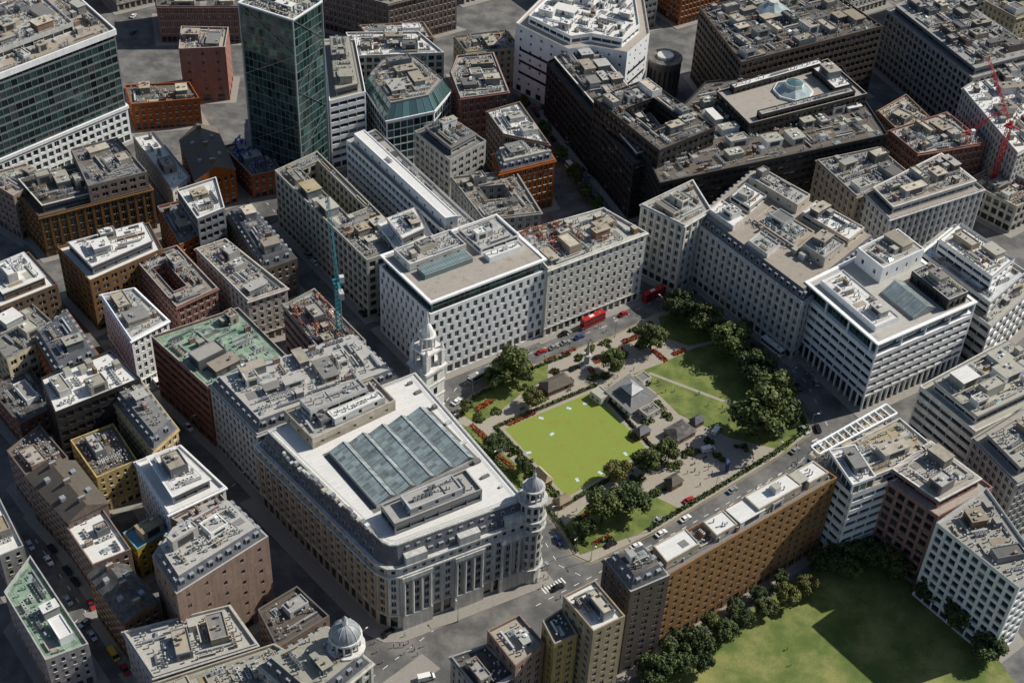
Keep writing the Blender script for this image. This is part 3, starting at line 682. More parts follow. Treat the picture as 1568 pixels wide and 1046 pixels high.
def dark_upper():
    mb=MB(); p=ccw(H('168,272 192,220 302,282 275,342'))
    building('d',p,36,'dark','clad_dark','roof_tan',z0=29,mb=mb,dens=.02,pave=False,clut=False)
    cx,cy=118,140
    mb.cyl(cx,cy,35,36.2,9,9,'clad_white',8); mb.cyl(cx,cy,36.2,38.5,8.6,4.6,'glass_roof',8); mb.cyl(cx,cy,38.5,40,4.5,4.2,'plant_white',8); mb.cyl(cx,cy,40,41,4,.5,'glass_teal',8)
    for u in((.03,.1,.16,.9),(.84,.1,.97,.9),(.2,.78,.8,.93)):
        building('e'+str(u),sub(p,*u),38.2,'dark','clad_dark','roof_white' if u[2]<.9 else 'roof_light',z0=35,mb=mb,dens=.04,pave=False,par=.4)
    mb.obj('dark_office_upper_block')
    mb=MB(); mb.cyl(116,212,37,38.5,9,9,'clad_grey',8); mb.cyl(116,212,38.5,42,8.5,3,'glass_roof',8); mb.cyl(116,212,42,43,2.8,2.4,'plant_white',8); mb.obj('glass_roof_dome')
dark_upper()
def silver():
    mb=MB(); p=ccw(H('304,73 355,-4 402,49 347,122')); PAV.append(p); ALLP.append(p)
    building('s0',p,22,'bands','metal_light','roof_light',mb=mb,dens=.04,pave=False)
    building('s1',sub(p,.1,.1,.9,.9),28,'bands','metal_light','metal_light',z0=21,mb=mb,dens=.04,pave=False)
    building('s2',sub(p,.2,.25,.8,.75),34,'bands','clad_white','roof_white',z0=27,mb=mb,dens=.06,pave=False)
    mb.obj('silver_stepped_office')
silver()
def frame_office():
    mb=MB(); p=ccw(H('194,-171 218,-207 284,-170 252,-124')); k=[i for i in range(4) if p[i]==(97,-85.5)][0]; p=p[k:]+p[:k]; PAV.append(p); ALLP.append(p)
    building('f',p,32,'bands','clad_white','roof_tan',mb=mb,dens=.05,pave=False)
    building('f2',sub(p,.28,.1,.92,.95),35,'bands','plant_white','roof_tan',z0=31,mb=mb,dens=.07,pave=False)
    z=34.6
    e0,e1=bil(p,.02,.02),bil(p,.02,.98); f0,f1=bil(p,.2,.02),bil(p,.2,.98)
    mb.beam((*e0,z),(*e1,z),.6,'clad_white'); mb.beam((*f0,z),(*f1,z),.6,'clad_white')
    for t in range(13):
        A=(e0[0]+(e1[0]-e0[0])*t/12,e0[1]+(e1[1]-e0[1])*t/12); B=(f0[0]+(f1[0]-f0[0])*t/12,f0[1]+(f1[1]-f0[1])*t/12)
        mb.beam((*A,z),(*B,z),.4,'clad_white'); mb.beam((*A,31),(*A,z),.4,'clad_white'); mb.beam((*B,31),(*B,z),.35,'clad_white')
    building('st',[(103,-87),(108.5,-102.5),(116.5,-98),(112,-84)],35.5,'teal','clad_white','roof_white',mb=mb,dens=.05,pave=False)
    mb.obj('glass_frame_office')
frame_office()
def long_brick():
    mb=MB(); p=ccw(H('86,-267 97,-285 209,-196 196,-182')); k=[i for i in range(4) if p[i]==(48.5,-142.5)][0]; p=p[k:]+p[:k]; PAV.append(p); ALLP.append(p)
    building('c4',p,34,'flat','brick_brown','roof_grey',mb=mb,dens=.05,pave=False)
    for u0,u1,h in((.02,.2,37.2),(.3,.42,36),(.54,.8,37.2),(.85,.97,36)):
        building('w%g'%u0,sub(p,u0,.2,u1,.88),h,'plain','plant_tan','roof_white',z0=33,mb=mb,dens=.02,pave=False,par=.3)
    mb.obj('long_brick_office')
long_brick()
# ---------------------------------------------------------------- filler city beyond the surveyed blocks
def cen(p): return (sum(q[0] for q in p)/len(p),sum(q[1] for q in p)/len(p))
C2=[(cen(p),max(math.dist(cen(p),q) for q in p)) for p in ALLP]
def fill():
    rng=random.Random(99); ca,sa=math.cos(.62),math.sin(.62)
    sty=[('stone','stone_cream'),('fine','brick_brown'),('grid','stone_grey'),('bands','concrete'),('fine','brick_red'),('stone','stone_white'),('dark','clad_grey')]
    for i in range(-16,17):
        for j in range(-14,17):
            u,v=i*42+rng.uniform(-3,3),j*38+rng.uniform(-3,3); x,y=u*ca-v*sa,u*sa+v*ca+40
            if y<-330 or y>560 or abs(x)>520: continue
            lim=205+(y+160)*.40
            if abs(x)<lim and -190<y<215: continue
            if y<-150 and 20<x<230: continue
            if any(math.dist(c,(x,y))<R_+13 for c,R_ in C2): continue
            if y<270 and abs(x-(-2))<12: continue
            w,d=rng.uniform(26,34),rng.uniform(22,30)
            if y<270: w*=.8;d*=.8
            q=[(x+(a*w*ca-b*d*sa)/2,y+(a*w*sa+b*d*ca)/2) for a,b in((-1,-1),(1,-1),(1,1),(-1,1))]
            s,m=rng.choice(sty); far=y>330 or abs(x)>320
            building('office_building' if 'brick' not in m else 'brick_building',q,rng.uniform(16,30),'plain' if (abs(x)>380 or y>420) else s,m,rng.choice(['roof_light','roof_grey','roof_tan','roof_brown']),dens=.015 if far else .05,top=rng.choice(['flat','flat','setback','mansard']))
fill()
# ---------------------------------------------------------------- ground, pavement, roads
g=MB(); g.face([(-3000,-3000,0),(3000,-3000,0),(3000,3000,0),(-3000,3000,0)],'asphalt'); g.obj('ground')
mb=MB()
for i,p in enumerate(PAV):
    q=inset(p,-3.0); z=.10+i*.0005; sides(mb,q,0,z,'paving'); mb.face(P3(q,z),'paving')
isl=ccw(m2('-44,-172 -38,-177 -16,-154 -22,-149')); sides(mb,isl,0,.19,'paving'); mb.face(P3(isl,.19),'paving')
mb.obj('pavement')
GARD=ccw(H('-39,-89 -28,-64 4,-35 43,-9 78,13 115,46 141,51 175,17 210,-33 220,-82 191,-111 100,-189 59,-218 48,-212 35,-185 -6,-136 -36,-101'))
mb=MB(); sides(mb,GARD,0,.15,'stone_grey'); mb.face(P3(GARD,.15),'path'); mb.obj('garden_paving')
def sheet(name,p,z,m):
    b=MB(); b.face(P3(ccw(p),z),m); return b.obj(name)
BOWL=H('-2,-97 62,-52 100,-111 43,-161')
sheet('garden_soil',inset(ccw(BOWL),-3.2),.16,'soil')
sheet('bowling_green_surround',inset(ccw(BOWL),-1.3),.166,'path')
sheet('bowling_green',BOWL,.172,'grass_bowling')
sheet('lawn',m2('46,-15 57,-8 70,2 86,9 98,-11 108,-29 109,-38 99,-52 80,-47 62,-36 56,-27'),.17,'grass')
sheet('lawn',m2('-17,-42 -12,-32.5 2,-19 14,-12 14,-20 4,-30 -4,-41 -11,-47'),.17,'grass')
sheet('lawn',m2('-17,-47 -12,-50 2,-64 14,-80 8,-84 -8,-66'),.17,'grass')
sheet('lawn',m2('20,-95 26,-106 46,-95 60,-83 50,-77 38,-84 28,-84'),.17,'grass')
sheet('lawn',m2('57,20 68,24 84,10 68,3 58,8'),.17,'grass')
sheet('playing_field',m2('52,-147 107,-103 121,-99 136,-113 154,-137 185,-220 25,-220 44,-158'),.17,'grass_field')
def strip(b,a,c,w,z,m):
    d=Vector((c[0]-a[0],c[1]-a[1])).normalized(); n=(-d.y*w/2,d.x*w/2); b.face([(a[0]-n[0],a[1]-n[1],z),(c[0]-n[0],c[1]-n[1],z),(c[0]+n[0],c[1]+n[1],z),(a[0]+n[0],a[1]+n[1],z)],m)
b=MB(); strip(b,(52,-14),(84,-30),1.3,.18,'path'); b.obj('garden_path')
def leafquad(b,c0,s,rng,m):
    u=Vector((rng.gauss(0,1),rng.gauss(0,1),rng.gauss(0,.6))).normalized()*s; v=u.cross(Vector((rng.gauss(0,1),rng.gauss(0,1),rng.gauss(0,1)))).normalized()*s
    b.face([tuple(c0-u-v),tuple(c0+u-v),tuple(c0+u+v),tuple(c0-u+v)],m)
def hedge(name,pts,w,h,m,rng=random.Random(4)):
    b=MB(); n=len(pts)
    for i in range(n-1):
        a,c=pts[i],pts[i+1]; L=math.dist(a,c); k=int(L*14*w)
        for _ in range(k):
            t=rng.random(); o=rng.uniform(-w/2,w/2); d=((c[0]-a[0])/L,(c[1]-a[1])/L); x=a[0]+d[0]*t*L-d[1]*o; y=a[1]+d[1]*t*L+d[0]*o; z=.15+h*rng.random()**.4
            leafquad(b,Vector((x,y,z)),rng.uniform(.15,.3),rng,m)
        strip(b,a,c,w*.8,.15+h*.5,'leaf_dark')
    return b.obj(name)
def shrubs(name,spots,rng=random.Random(6)):
    b=MB()
    for x,y,r in spots:
        for _ in range(7):
            cx,cy,cr=x+rng.gauss(0,r*.45),y+rng.gauss(0,r*.45),rng.uniform(.6,1.3)*min(1.3,r*.5); m=rng.choice(['leaf_dark','leaf_mid','leaf_mid','leaf_yellow'])
            for _ in range(70):
                d=Vector((rng.gauss(0,1),rng.gauss(0,1),abs(rng.gauss(0,1)))).normalized(); leafquad(b,Vector((cx,cy,.2))+d*cr*rng.uniform(.6,1.05),rng.uniform(.14,.28),rng,m)
    b.obj(name)
bo=inset(ccw(BOWL),-2.3)
hedge('hedge',[bo[0],bo[1]],1.2,1.0,'leaf_dark'); hedge('hedge',[bo[1],bo[2]],1.0,.8,'leaf_dark'); hedge('hedge',[bo[2],bo[3]],1.1,.9,'leaf_mid'); hedge('hedge',[bo[3],bo[0]],1.1,.9,'leaf_dark')
go=inset(GARD,1.6); hedge('boundary_hedge',go[5:11],1.6,1.2,'leaf_dark'); hedge('boundary_hedge',go[0:4],1.3,1.,'leaf_mid'); hedge('boundary_hedge',go[13:],1.2,1.,'leaf_dark')
rs=random.Random(31)
shrubs('shrubbery',[(-3+t*1.05*18+rs.gauss(0,1),-54-t*26+rs.gauss(0,1.2),2.2) for t in [i/9 for i in range(10)]])
shrubs('shrubbery',[(-10,-44,2.5),(-5,-40,2),(3,-26,2.5),(6,-20,2),(12,-31,2.5),(22,-21,2),(31,-19,2.2),(35,-17,2),(40,-12,2.5),(51,-19,2),(55,-33,2.5),(58,-37,2),(50,-42,2.2),(46,-49,2.5),(53,-55,2.5),(57,-56,2),(46,-60,2.5),(52,-63,3),(60,-62,2.5),(44,-70,3),(39,-77,2.5),(33,-84,2.5),(52,-76,2.5),(26,-100,2),(36,-99,2),(66,-55,2),(72,-50,2),(30,-2,2),(36,2,2),(48,10,2.4),(53,14,2.4),(63,-57,2.5),(75,-57,2),(84,-52,2.2),(17,-17,2),(26,-7,2),(43,-5,2),(50,2,2.2)])
for x,y,w,d,a in((45.5,5,7,2.5,.6),(56.4,-3.7,8,2,-.9),(64,-1,6,2,.6),(40,-2,6,1.6,.6),(5,-43,12,1.4,.65),(-9,-52,12,2.,-.85),(28,-88,9,1.6,.7),(0,-65,9,1.6,-.85),(33,-9,6,1.6,.6),(-9,-37,8,2.4,.8),(50,10,5,1.6,.5),(33,-99,7,1.6,.7),(22,-4,6,1.5,.6),(15,-9,5,1.5,.6),(10,-78,6,1.6,-.8)):
    hedge('flower_bed',[(x-w/2*math.cos(a),y-w/2*math.sin(a)),(x+w/2*math.cos(a),y+w/2*math.sin(a))],d,.4,'flower_orange')
b=MB(); rr=random.Random(2)
for x,y in((12,-42),(22,-36),(28,-33),(8,-60),(33,-68),(42,-58),(25,-72),(16,-50)):
    b.box(x,y,.173,.2,1.8,1.1,rr.random()*3,'mat_blue')
b.obj('bowling_mats')
b=MB()
def dashes(pts,l=2.,gap=4.,w=.2,z=.012,m='paint_white',closed=False):
    n=len(pts)
    for i in range(n if closed else n-1):
        a,c=pts[i],pts[(i+1)%n]; L=math.dist(a,c); t=0
        while t<L-l:
            p=(a[0]+(c[0]-a[0])*t/L,a[1]+(c[1]-a[1])*t/L); q=(a[0]+(c[0]-a[0])*(t+l)/L,a[1]+(c[1]-a[1])*(t+l)/L); strip(b,p,q,w,z,m); t+=l+gap
def solid(pts,w,z,m):
    for i in range(len(pts)): strip(b,pts[i],pts[(i+1)%len(pts)],w,z,m)
dashes(inset(GARD,-6.5),closed=True); solid(inset(GARD,-.5),.12,.012,'paint_yellow')
dashes(m2('-60,-185 -14,-134 17,-118'),2,3); dashes(m2('12,-128 60,-92 110,-52'),2,3)
dashes(m2('-132,-150 -92,-84 -46,-28'),2,4); dashes(m2('-45,-2 -75,38 -124,105 -165,160'),2,4); dashes(m2('58,60 30,108 -5,205'),2,4)
dashes(m2('-150,-112 -112,-157'),2,4)
def zebra(x,y,a,w,l):
    c,s=math.cos(a),math.sin(a)
    for i in range(int(w/1.1)):
        o=(i-w/2.2)*1.1; p=(x+c*o,y+s*o); strip(b,(p[0]+s*l/2,p[1]-c*l/2),(p[0]-s*l/2,p[1]+c*l/2),.5,.014,'paint_white')
zebra(18,-119,.65,9,2.6); zebra(-22,-52,.3,8,2.6); zebra(72,38,.6,9,2.6); zebra(113,-49,-.9,9,2.6)
b.obj('road_markings')
# ---------------------------------------------------------------- garden buildings
def pavilion():
    mb=MB(); p=ccw(m2('36,-29.5 44,-39.5 53,-30.5 44,-20.5')); rng=random.Random(1)
    for i in range(4): wall(mb,p[i],p[(i+1)%4],.16,3.6,'house','stone_white',rng,0)
    q=inset(p,-.9); sides(mb,q,3.4,3.75,'plant_white'); ring(mb,q,inset(p,1.2),3.75,'roof_grey'); ring(mb,q,p,3.4,'plant_white'); s=inset(p,1.2); t=inset(p,3.6)
    for i in range(4): j=(i+1)%4; mb.face([(*s[i],3.75),(*s[j],3.75),(*t[j],5.6),(*t[i],5.6)],'slate')
    sides(mb,t,5.6,6.6,'glass_mid'); t2=inset(t,-.5); c=cen(t)
    ring(mb,t2,t,6.55,'plant_white')
    for i in range(4): j=(i+1)%4; mb.face([(*t2[i],6.6),(*t2[j],6.6),(*c,8.6)],'lead')
    mb.cyl(c[0],c[1],8.4,9.6,.25,.1,'metal_light',6)
    for a,b in((s[0],t[0]),(s[1],t[1]),(s[2],t[2]),(s[3],t[3])): mb.beam((*a,3.8),(*b,5.65),.2,'lead')
    building('pv',m2('33,-26 37,-30.5 33.5,-33.5 29.5,-29.5'),3.4,'house','stone_white','roof_light',mb=mb,gh=0,pave=False,par=.3,z0=.17,dens=.08)
    building('pv2',m2('46,-19 49,-22.5 52.5,-19.5 49.5,-16'),3.0,'house','stone_white','roof_grey',mb=mb,gh=0,pave=False,par=.3,z0=.17,dens=.08)
    building('pv3',m2('47,-37.5 50,-41 55,-36.5 52,-33'),3.2,'house','stone_grey','roof_grey',mb=mb,gh=0,pave=False,par=.3,z0=.17,dens=.08)
    mb.obj('garden_pavilion')
pavilion()
def smallhut(x,y,w,d,a,rm,name='timber_hut'):
    mb=MB(); mb.box(x,y,.15,2.8,w,d,a,'brick_brown'); c,s=math.cos(a),math.sin(a)
    P=lambda u,v,z:(x+u*c-v*s,y+u*s+v*c,z); W_,D_=w/2+.4,d/2+.4
    mb.face([P(-W_,-D_,2.7),P(W_,-D_,2.7),P(W_-D_*.7,0,4.6),P(-W_+D_*.7,0,4.6)],rm); mb.face([P(W_,D_,2.7),P(-W_,D_,2.7),P(-W_+D_*.7,0,4.6),P(W_-D_*.7,0,4.6)],rm)
    mb.face([P(W_,-D_,2.7),P(W_,D_,2.7),P(W_-D_*.7,0,4.6)],rm); mb.face([P(-W_,D_,2.7),P(-W_,-D_,2.7),P(-W_+D_*.7,0,4.6)],rm)
    mb.face([P(-W_,-D_,2.69),P(-W_,D_,2.69),P(W_,D_,2.69),P(W_,-D_,2.69)],'plant_white')
    for k in(-.25,.25): mb.box(x+k*w*c+(d/2+.02)*s,y+k*w*s-(d/2+.02)*c,.9,2.2,1.2,.06,a,'glass_dark')
    mb.obj(name)
smallhut(61.5,-47,9,7,.7,'roof_dark'); smallhut(17,-25,11,6,.62,'roof_brown'); smallhut(48,-48,5,3.5,.7,'slate'); smallhut(68,-41,4.5,3,.7,'slate')
smallhut(13,-73,7,3,-.9,'roof_tan','timber_shelter'); smallhut(58,-72,5,4,.7,'roof_brown'); smallhut(20,-84,5,3,.7,'roof_tan','timber_shelter')
def monument():
    mb=MB(); x,y=28.5,-11.5
    for i in range(3): mb.cyl(x,y,.15+i*.4,.55+i*.4,3.2-i*.6,3.2-i*.6,'stone_grey',8)
    mb.cyl(x,y,1.35,5,1.2,1,'stone_grey',8); mb.cyl(x,y,5,5.5,1.5,1.5,'stone_white',8); mb.cyl(x,y,5.5,9,.8,.5,'stone_grey',8); mb.cyl(x,y,9,12,.5,.03,'lead',8); mb.obj('drinking_fountain_monument')
monument()
mb=MB(); mb.box(77,-64,.1,5.5,.5,1.9,.3,'hoard_blue'); mb.box(77,-64,4.2,5.2,.54,1.5,.3,'plant_white'); mb.box(77,-64,0.1,.4,1.2,2.4,.3,'concrete'); mb.obj('totem_sign')
# ---------------------------------------------------------------- cranes
def crane(x,y,zb,zt,m,jl,ja,je,name='tower_crane'):
    mb=MB(); h=.9
    z=zb
    cs=[(-h,-h),(h,-h),(h,h),(-h,h)]
    for a,b_ in cs: mb.beam((x+a,y+b_,0),(x+a,y+b_,zt),.24,m)
    while z<zt-2:
        for i in range(4):
            a,c=cs[i],cs[(i+1)%4]; mb.beam((x+a[0],y+a[1],z),(x+c[0],y+c[1],z+2),.13,m); mb.beam((x+a[0],y+a[1],z),(x+c[0],y+c[1],z),.13,m)
        z+=2
    mb.box(x,y,zt,zt+1,3,3,ja,m); mb.box(x+1.6*math.sin(ja),y-1.6*math.cos(ja),zt+.5,zt+2.8,1.8,1.6,ja,'plant_white')
    d=Vector((math.cos(ja)*math.cos(je),math.sin(ja)*math.cos(je),math.sin(je))); s=Vector((-math.sin(ja),math.cos(ja),0)); u=s.cross(d)*-1
    o=Vector((x,y,zt+1)); n=int(jl/2)
    for k in range(n):
        p=o+d*(k*2); q=o+d*(k*2+2)
        for e in(s*.6,-s*.6,u*1.1): mb.beam(p+e,q+e,.16,m)
        mb.beam(p+s*.6,q+u*1.1,.1,m); mb.beam(p-s*.6,q+u*1.1,.1,m); mb.beam(p+s*.6,q-s*.6,.1,m)
    bk=Vector((-math.cos(ja),-math.sin(ja),0)); mb.beam(o,o+bk*8,.5,m); cw=o+bk*7; mb.box(cw.x,cw.y,zt-1,zt+1.6,3,1.6,ja,'concrete')
    top=o+Vector((0,0,6))+bk*2; mb.beam(o,top,.3,m); mb.beam(o+bk*7,top,.15,m); mb.beam(top,o+d*jl*.95,.1,m)
    hk=o+d*jl; mb.beam(hk,hk-Vector((0,0,12)),.08,'black')
    mb.obj(name)
crane(-62,-26,22,44,'crane_teal',30,1.9,1.15); crane(206,112,14,40,'crane_red',30,2.3,.9); crane(195,125,14,28,'crane_red',18,.4,.5)
def gantry():
    mb=MB(); r=random.Random(8)
    for x,y in((-118,98),(-112,90),(-122,106)):
        mb.box(x,y,0,7+r.random()*6,5,3,r.random()*2,'hoard_blue')
        for k in range(4): mb.beam((x+r.uniform(-4,4),y+r.uniform(-4,4),0),(x+r.uniform(-3,3),y+r.uniform(-3,3),16),.5,'hoard_blue')
    for k in range(6): mb.beam((-128+k*3,112-k*4,9),(-124+k*3,115-k*4,13),.6,'hoard_blue')
    mb.obj('piling_rig')
gantry()
def scaff(name,P_,z,m,n):
    mb=MB(); r=random.Random(name)
    for k in range(n):
        u,v=r.random(),r.random(); x,y=bil(P_,u,v); mb.beam((x,y,z),(x,y,z+r.uniform(2,4)),.18,m)
        if r.random()<.6: mb.box(x,y,z,z+r.uniform(.3,1.6),r.uniform(.5,4),r.uniform(.5,2),r.random()*3,r.choice([m,'plant_white','roof_tan','metal_grey',m]))
        x2,y2=bil(P_,min(1,u+.15),v); mb.beam((x,y,z+2),(x2,y2,z+2),.18,m)
    mb.obj(name)
scaff('building_site_scaffold',sub(H('24,7 99,61 66,91 -1,52'),.02,.3,.5,1.0),32,'scaf_red',70)
scaff('building_site_scaffold',H('-165,-27 -124,-84 -108,-60 -147,-6'),21,'scaf_red',45)
scaff('building_site_scaffold',H('390,219 423,186 461,216 429,250'),13,'scaf_red',60)
# ---------------------------------------------------------------- trees
def treemesh(seed,r,h,leaf,n):
    rng=random.Random(seed); mb=MB(); th=h*.38
    mb.cyl(0,0,0,th,.045*h*.6,.03*h*.6,'bark',8)
    cl=[]
    for k in range(30):
        while 1:
            x,y,z=rng.uniform(-1,1),rng.uniform(-1,1),rng.uniform(-.75,1); d=math.sqrt(x*x+y*y+z*z)
            if .35<d<1: break
        cr=r*rng.uniform(.2,.4); cl.append((Vector((x*r*.8,y*r*.8,h-r*.95+z*(h-th)*.42)),cr))
    for c,cr in cl[:9]:
        mb.beam((0,0,th*.8),tuple(c*.85+Vector((0,0,th*.1))),.22,'bark')
    for _ in range(n):
        c,cr=rng.choice(cl); d=Vector((rng.gauss(0,1),rng.gauss(0,1),rng.gauss(.25,1))).normalized(); p=c+d*cr*rng.uniform(.55,1.08)
        s=rng.uniform(.16,.38); u=(d.cross(Vector((rng.gauss(0,1),rng.gauss(0,1),rng.gauss(0,1))))).normalized(); v=(d+Vector((rng.gauss(0,.6),rng.gauss(0,.6),rng.gauss(0,.6)))).normalized().cross(u).normalized()
        u*=s; v*=s*rng.uniform(.6,1)
        mb.face([tuple(p-u-v),tuple(p+u-v),tuple(p+u+v),tuple(p-u+v)],leaf)
    return mb
TV=[]
for i,(leaf) in enumerate(['leaf_dark','leaf_mid','leaf_dark','leaf_yellow','leaf_mid','leaf_mid']):
    o=treemesh(i+1,6,13,leaf,5200).obj('plane_tree'); me=o.data; bpy.data.objects.remove(o); TV.append(me)
def tree(x,y,r,v,name='plane_tree'):
    o=bpy.data.objects.new(name,TV[v]); o.location=(x,y,0.1); s=r/6.; hs=1. if r<8 else .85; o.scale=(s*R.uniform(.92,1.08),s*R.uniform(.92,1.08),s*hs*R.uniform(.9,1.08)); o.rotation_euler=(0,0,R.random()*6.28); col.objects.link(o)
for x,y,r,v in((1,-23,9,1),(-6,-28,5,0),(9,-36,4.6,3),(53,0,6.5,1),(38,-14,5,5),(64,17,7,0),(74,11,8.5,1),(83,-1,8.5,5),(91,-15,8.5,2),(97,-27,8.5,1),(90,-46,12.5,1),(100,-40,6.5,0),(62,22,5,2),(-4,-62,4.5,2),(6,-70,3.2,0),(38,-72,4.8,3),(33,-91,6.5,5),(43,-86,7,2),(49,-66,5,1),(56,-60,5,5),(27,-97,4.5,2),(-15,-41,3,1),(88,6,5.5,0),
  (84,-127,3.6,4),(91,-122,4.2,3),(98,-117,4.2,3),(70,-138,4.5,0),(62,-144,5.5,2),(54,-150,6,0),(76,-132,4,2),(104,-108,5,0),(110,-104,5.5,2),(118,-103,6,0),(128,-108,6,1),(136,-117,5.5,2),(143,-127,6,0),(150,-139,6,2),(47,-156,6,2),(57,-141,4,0),(66,-133.5,3.5,1),(74,-127,3.2,0),(82,-120.5,3.2,2),(90,-114,3.2,0),(62,-150,4,0),(124,-104,5,5),(113,-110,4.5,1),
  (24,112,4.5,1),(8,146,5,0),(33,92,3.5,2),(17,128,4,1),(-40,128,4.5,1),(-10,133,4,1),(152,130,4,1),(160,150,5,1),(157,140,4,4),(-1,170,4,1),(28,100,4,0),(44,128,4,5),(60,160,4,1)):
    tree(x,y,r,v)
# ---------------------------------------------------------------- vehicles
def veh(body,kind):
    mb=MB()
    def prof(pts,w,m):
        n=len(pts); k=len(mb.v)
        for s in(-1,1):
            for x,zz,f in pts: mb.v.append((x,s*w/2*f,zz))
        M=mb.mi(m)
        for i in range(n):
            j=(i+1)%n; mb.f.append((k+i,k+j,k+n+j,k+n+i)); mb.m.append(M)
        mb.f.append(tuple(range(k+n-1,k-1,-1))); mb.m.append(M); mb.f.append(tuple(range(k+n,k+2*n))); mb.m.append(M)
    def wheel(x,y,r=.33):
        k=len(mb.v); n=10
        for s in(-.11,.11):
            for i in range(n): t=2*math.pi*i/n; mb.v.append((x+r*math.cos(t),y+s,r+r*math.sin(t)))
        M=mb.mi('tyre')
        for i in range(n): j=(i+1)%n; mb.f.append((k+i,k+j,k+n+j,k+n+i)); mb.m.append(M)
        mb.f.append(tuple(range(k,k+n))); mb.m.append(M); mb.f.append(tuple(range(k+n,k+2*n))); mb.m.append(M)
    if kind in('car','taxi'):
        prof([(-2.2,.3,.96),(2.2,.3,.9),(2.25,.62,.88),(2.0,.78,.9),(1.0,.92,1),(-1.9,.95,1),(-2.25,.8,.95)],1.8,body)
        hh=1.45 if kind=='car' else 1.75
        prof([(-1.75,.93,.96),(1.05,.9,.96),(.35,hh-.05,.8),(-1.2,hh-.05,.8)],1.72,'vglass'); prof([(-1.15,hh-.06,.81),(.32,hh-.06,.81),(.25,hh,.76),(-1.1,hh,.76)],1.72,body)
        for x in(-1.4,1.4):
            for y in(-.82,.82): wheel(x,y)
        for y in(-.6,.6): mb.box(2.24,y,.55,.72,.06,.3,0,'plant_white'); mb.box(-2.24,y,.6,.75,.06,.3,0,'car_red')
    elif kind=='van':
        prof([(-2.6,.35,1),(2.6,.35,.95),(2.65,.9,.93),(1.9,1.15,.95),(1.2,2.1,.9),(-2.6,2.15,.94)],1.95,body); prof([(1.32,2.0,.91),(1.9,1.2,.97),(2.0,1.19,.9),(1.42,2.02,.86)],1.9,'vglass')
        for s in(-1,1): mb.box(1.2,s*.96,1.2,1.75,.9,.04,0,'vglass')
        for x in(-1.7,1.75):
            for y in(-.9,.9): wheel(x,y,.36)
    else:
        dd=kind=='double'; L=11.; Hh=4.3 if dd else 3.3
        prof([(-L/2,.35,1),(L/2,.35,.97),(L/2+.08,1.2,.96),(L/2-.15,Hh-.2,.92),(L/2-.5,Hh,.86),(-L/2+.3,Hh,.86),(-L/2,Hh-.25,.94)],2.5,body)
        for z in((1.35,2.15),(2.95,3.7)) if dd else ((1.5,2.6),):
            for s in(-1,1):
                for i in range(7):
                    yy=1.27-(z[0]*.018); mb.box(-4.5+i*1.5,s*yy*(.985 if z[0]<2 else .97),z[0],z[1],1.35,.05,0,'vglass')
            mb.box(L/2+(.04 if z[0]<2 else -.04),0,z[0]-.1,z[1],.1,2.1,0,'vglass'); mb.box(-L/2,0,z[0],z[1],.06,1.9,0,'vglass')
        mb.box(-1,0,Hh,Hh+.15,2.2,1.2,0,'plant_white'); mb.box(3,0,Hh,Hh+.1,.8,.8,0,'metal_grey')
        for x in(-3.2,3.6):
            for y in(-1.1,1.1): wheel(x,y,.48)
    o=mb.obj(kind); me=o.data; bpy.data.objects.remove(o); return me
VM={}; VP=[]
def put(kind,body,x,y,a,name):
    k=(kind,body)
    if k not in VM: VM[k]=veh(body,kind)
    VP.append((x,y)); o=bpy.data.objects.new(name,VM[k]); o.location=(x,y,.02); o.rotation_euler=(0,0,math.radians(a)); col.objects.link(o)
CC=['car_black','car_white','car_silver','car_black','car_blue','car_silver','car_white','car_silver','car_red']
put('double','bus_red',31,13.6,40,'double_decker_bus'); put('double','bus_red',55.5,32,40,'double_decker_bus'); put('coach','car_white',100,4,-52,'coach'); put('coach','car_silver',-11,-22,42,'coach')
put('coach','car_white',23,120,-63,'coach')
def car(x,y,a):
    if any(inside(p,x,y) for p in ALLP) or any(math.dist((x,y),v)<4.8 for v in VP): return
    c=R.choice(CC); put('taxi' if R.random()<.2 else 'car','car_black' if R.random()<.25 else c,x,y,a+R.uniform(-3,3),'parked_car')
for x,y,a in((25.8,4.5,36),(20.5,.6,36),(16.1,-2.5,36),(11.5,-5.5,36),(43.2,20,38),(12,-103,60),(11,-90,125),(52.6,-89,38),(36,-101,38),(5,-86,125),(-143,-121,-50),(-109,-161,-50),(-33,-142,48),(13.4,131.8,-63),(5,150,-63),(-203,242,80),(-199,225,80),(106.9,-41,-60),(71,36,35),(14,-112,50),(-18.8,-36,60),(26,-96,38),(63,-79,38),(-50,-182,50),(-22,-130,30),(30,-14,120),(33,-7,30),(24,-14,40),(0,180,-70),(-112,-57,-50)): car(x,y,a)
def row(p,q,off,prob,step=5.6):
    L=math.dist(p,q); d=((q[0]-p[0])/L,(q[1]-p[1])/L); t=2
    while t<L-2:
        if R.random()<prob: car(p[0]+d[0]*t-d[1]*off,p[1]+d[1]*t+d[0]*off,math.degrees(math.atan2(d[1],d[0])))
        t+=step
row((-92,-84),(-132,-150),3,.4); row((-50,-32),(-92,-84),3.2,.5); row((-45,-2),(-75,38),2.8,.5); row((-75,38),(-124,105),-2.8,.5); row((-45,-2),(-75,38),-2.8,.4); row((-75,38),(-124,105),2.8,.4)
row((-150,-112),(-112,-157),2.5,.6); row((-150,-112),(-112,-157),-2.5,.5); row((58,60),(30,108),2.5,.5); row((30,108),(-5,205),-2.6,.5); row((30,108),(-5,205),2.6,.4)
gq=inset(GARD,-2.2)
for i in range(len(gq)):
    if 1<=i<=10: row(gq[i],gq[(i+1)%len(gq)],0,.28)
go2=inset(GARD,-9.5)
for i in range(len(go2)): row(go2[i],go2[(i+1)%len(go2)],0,.22,7)
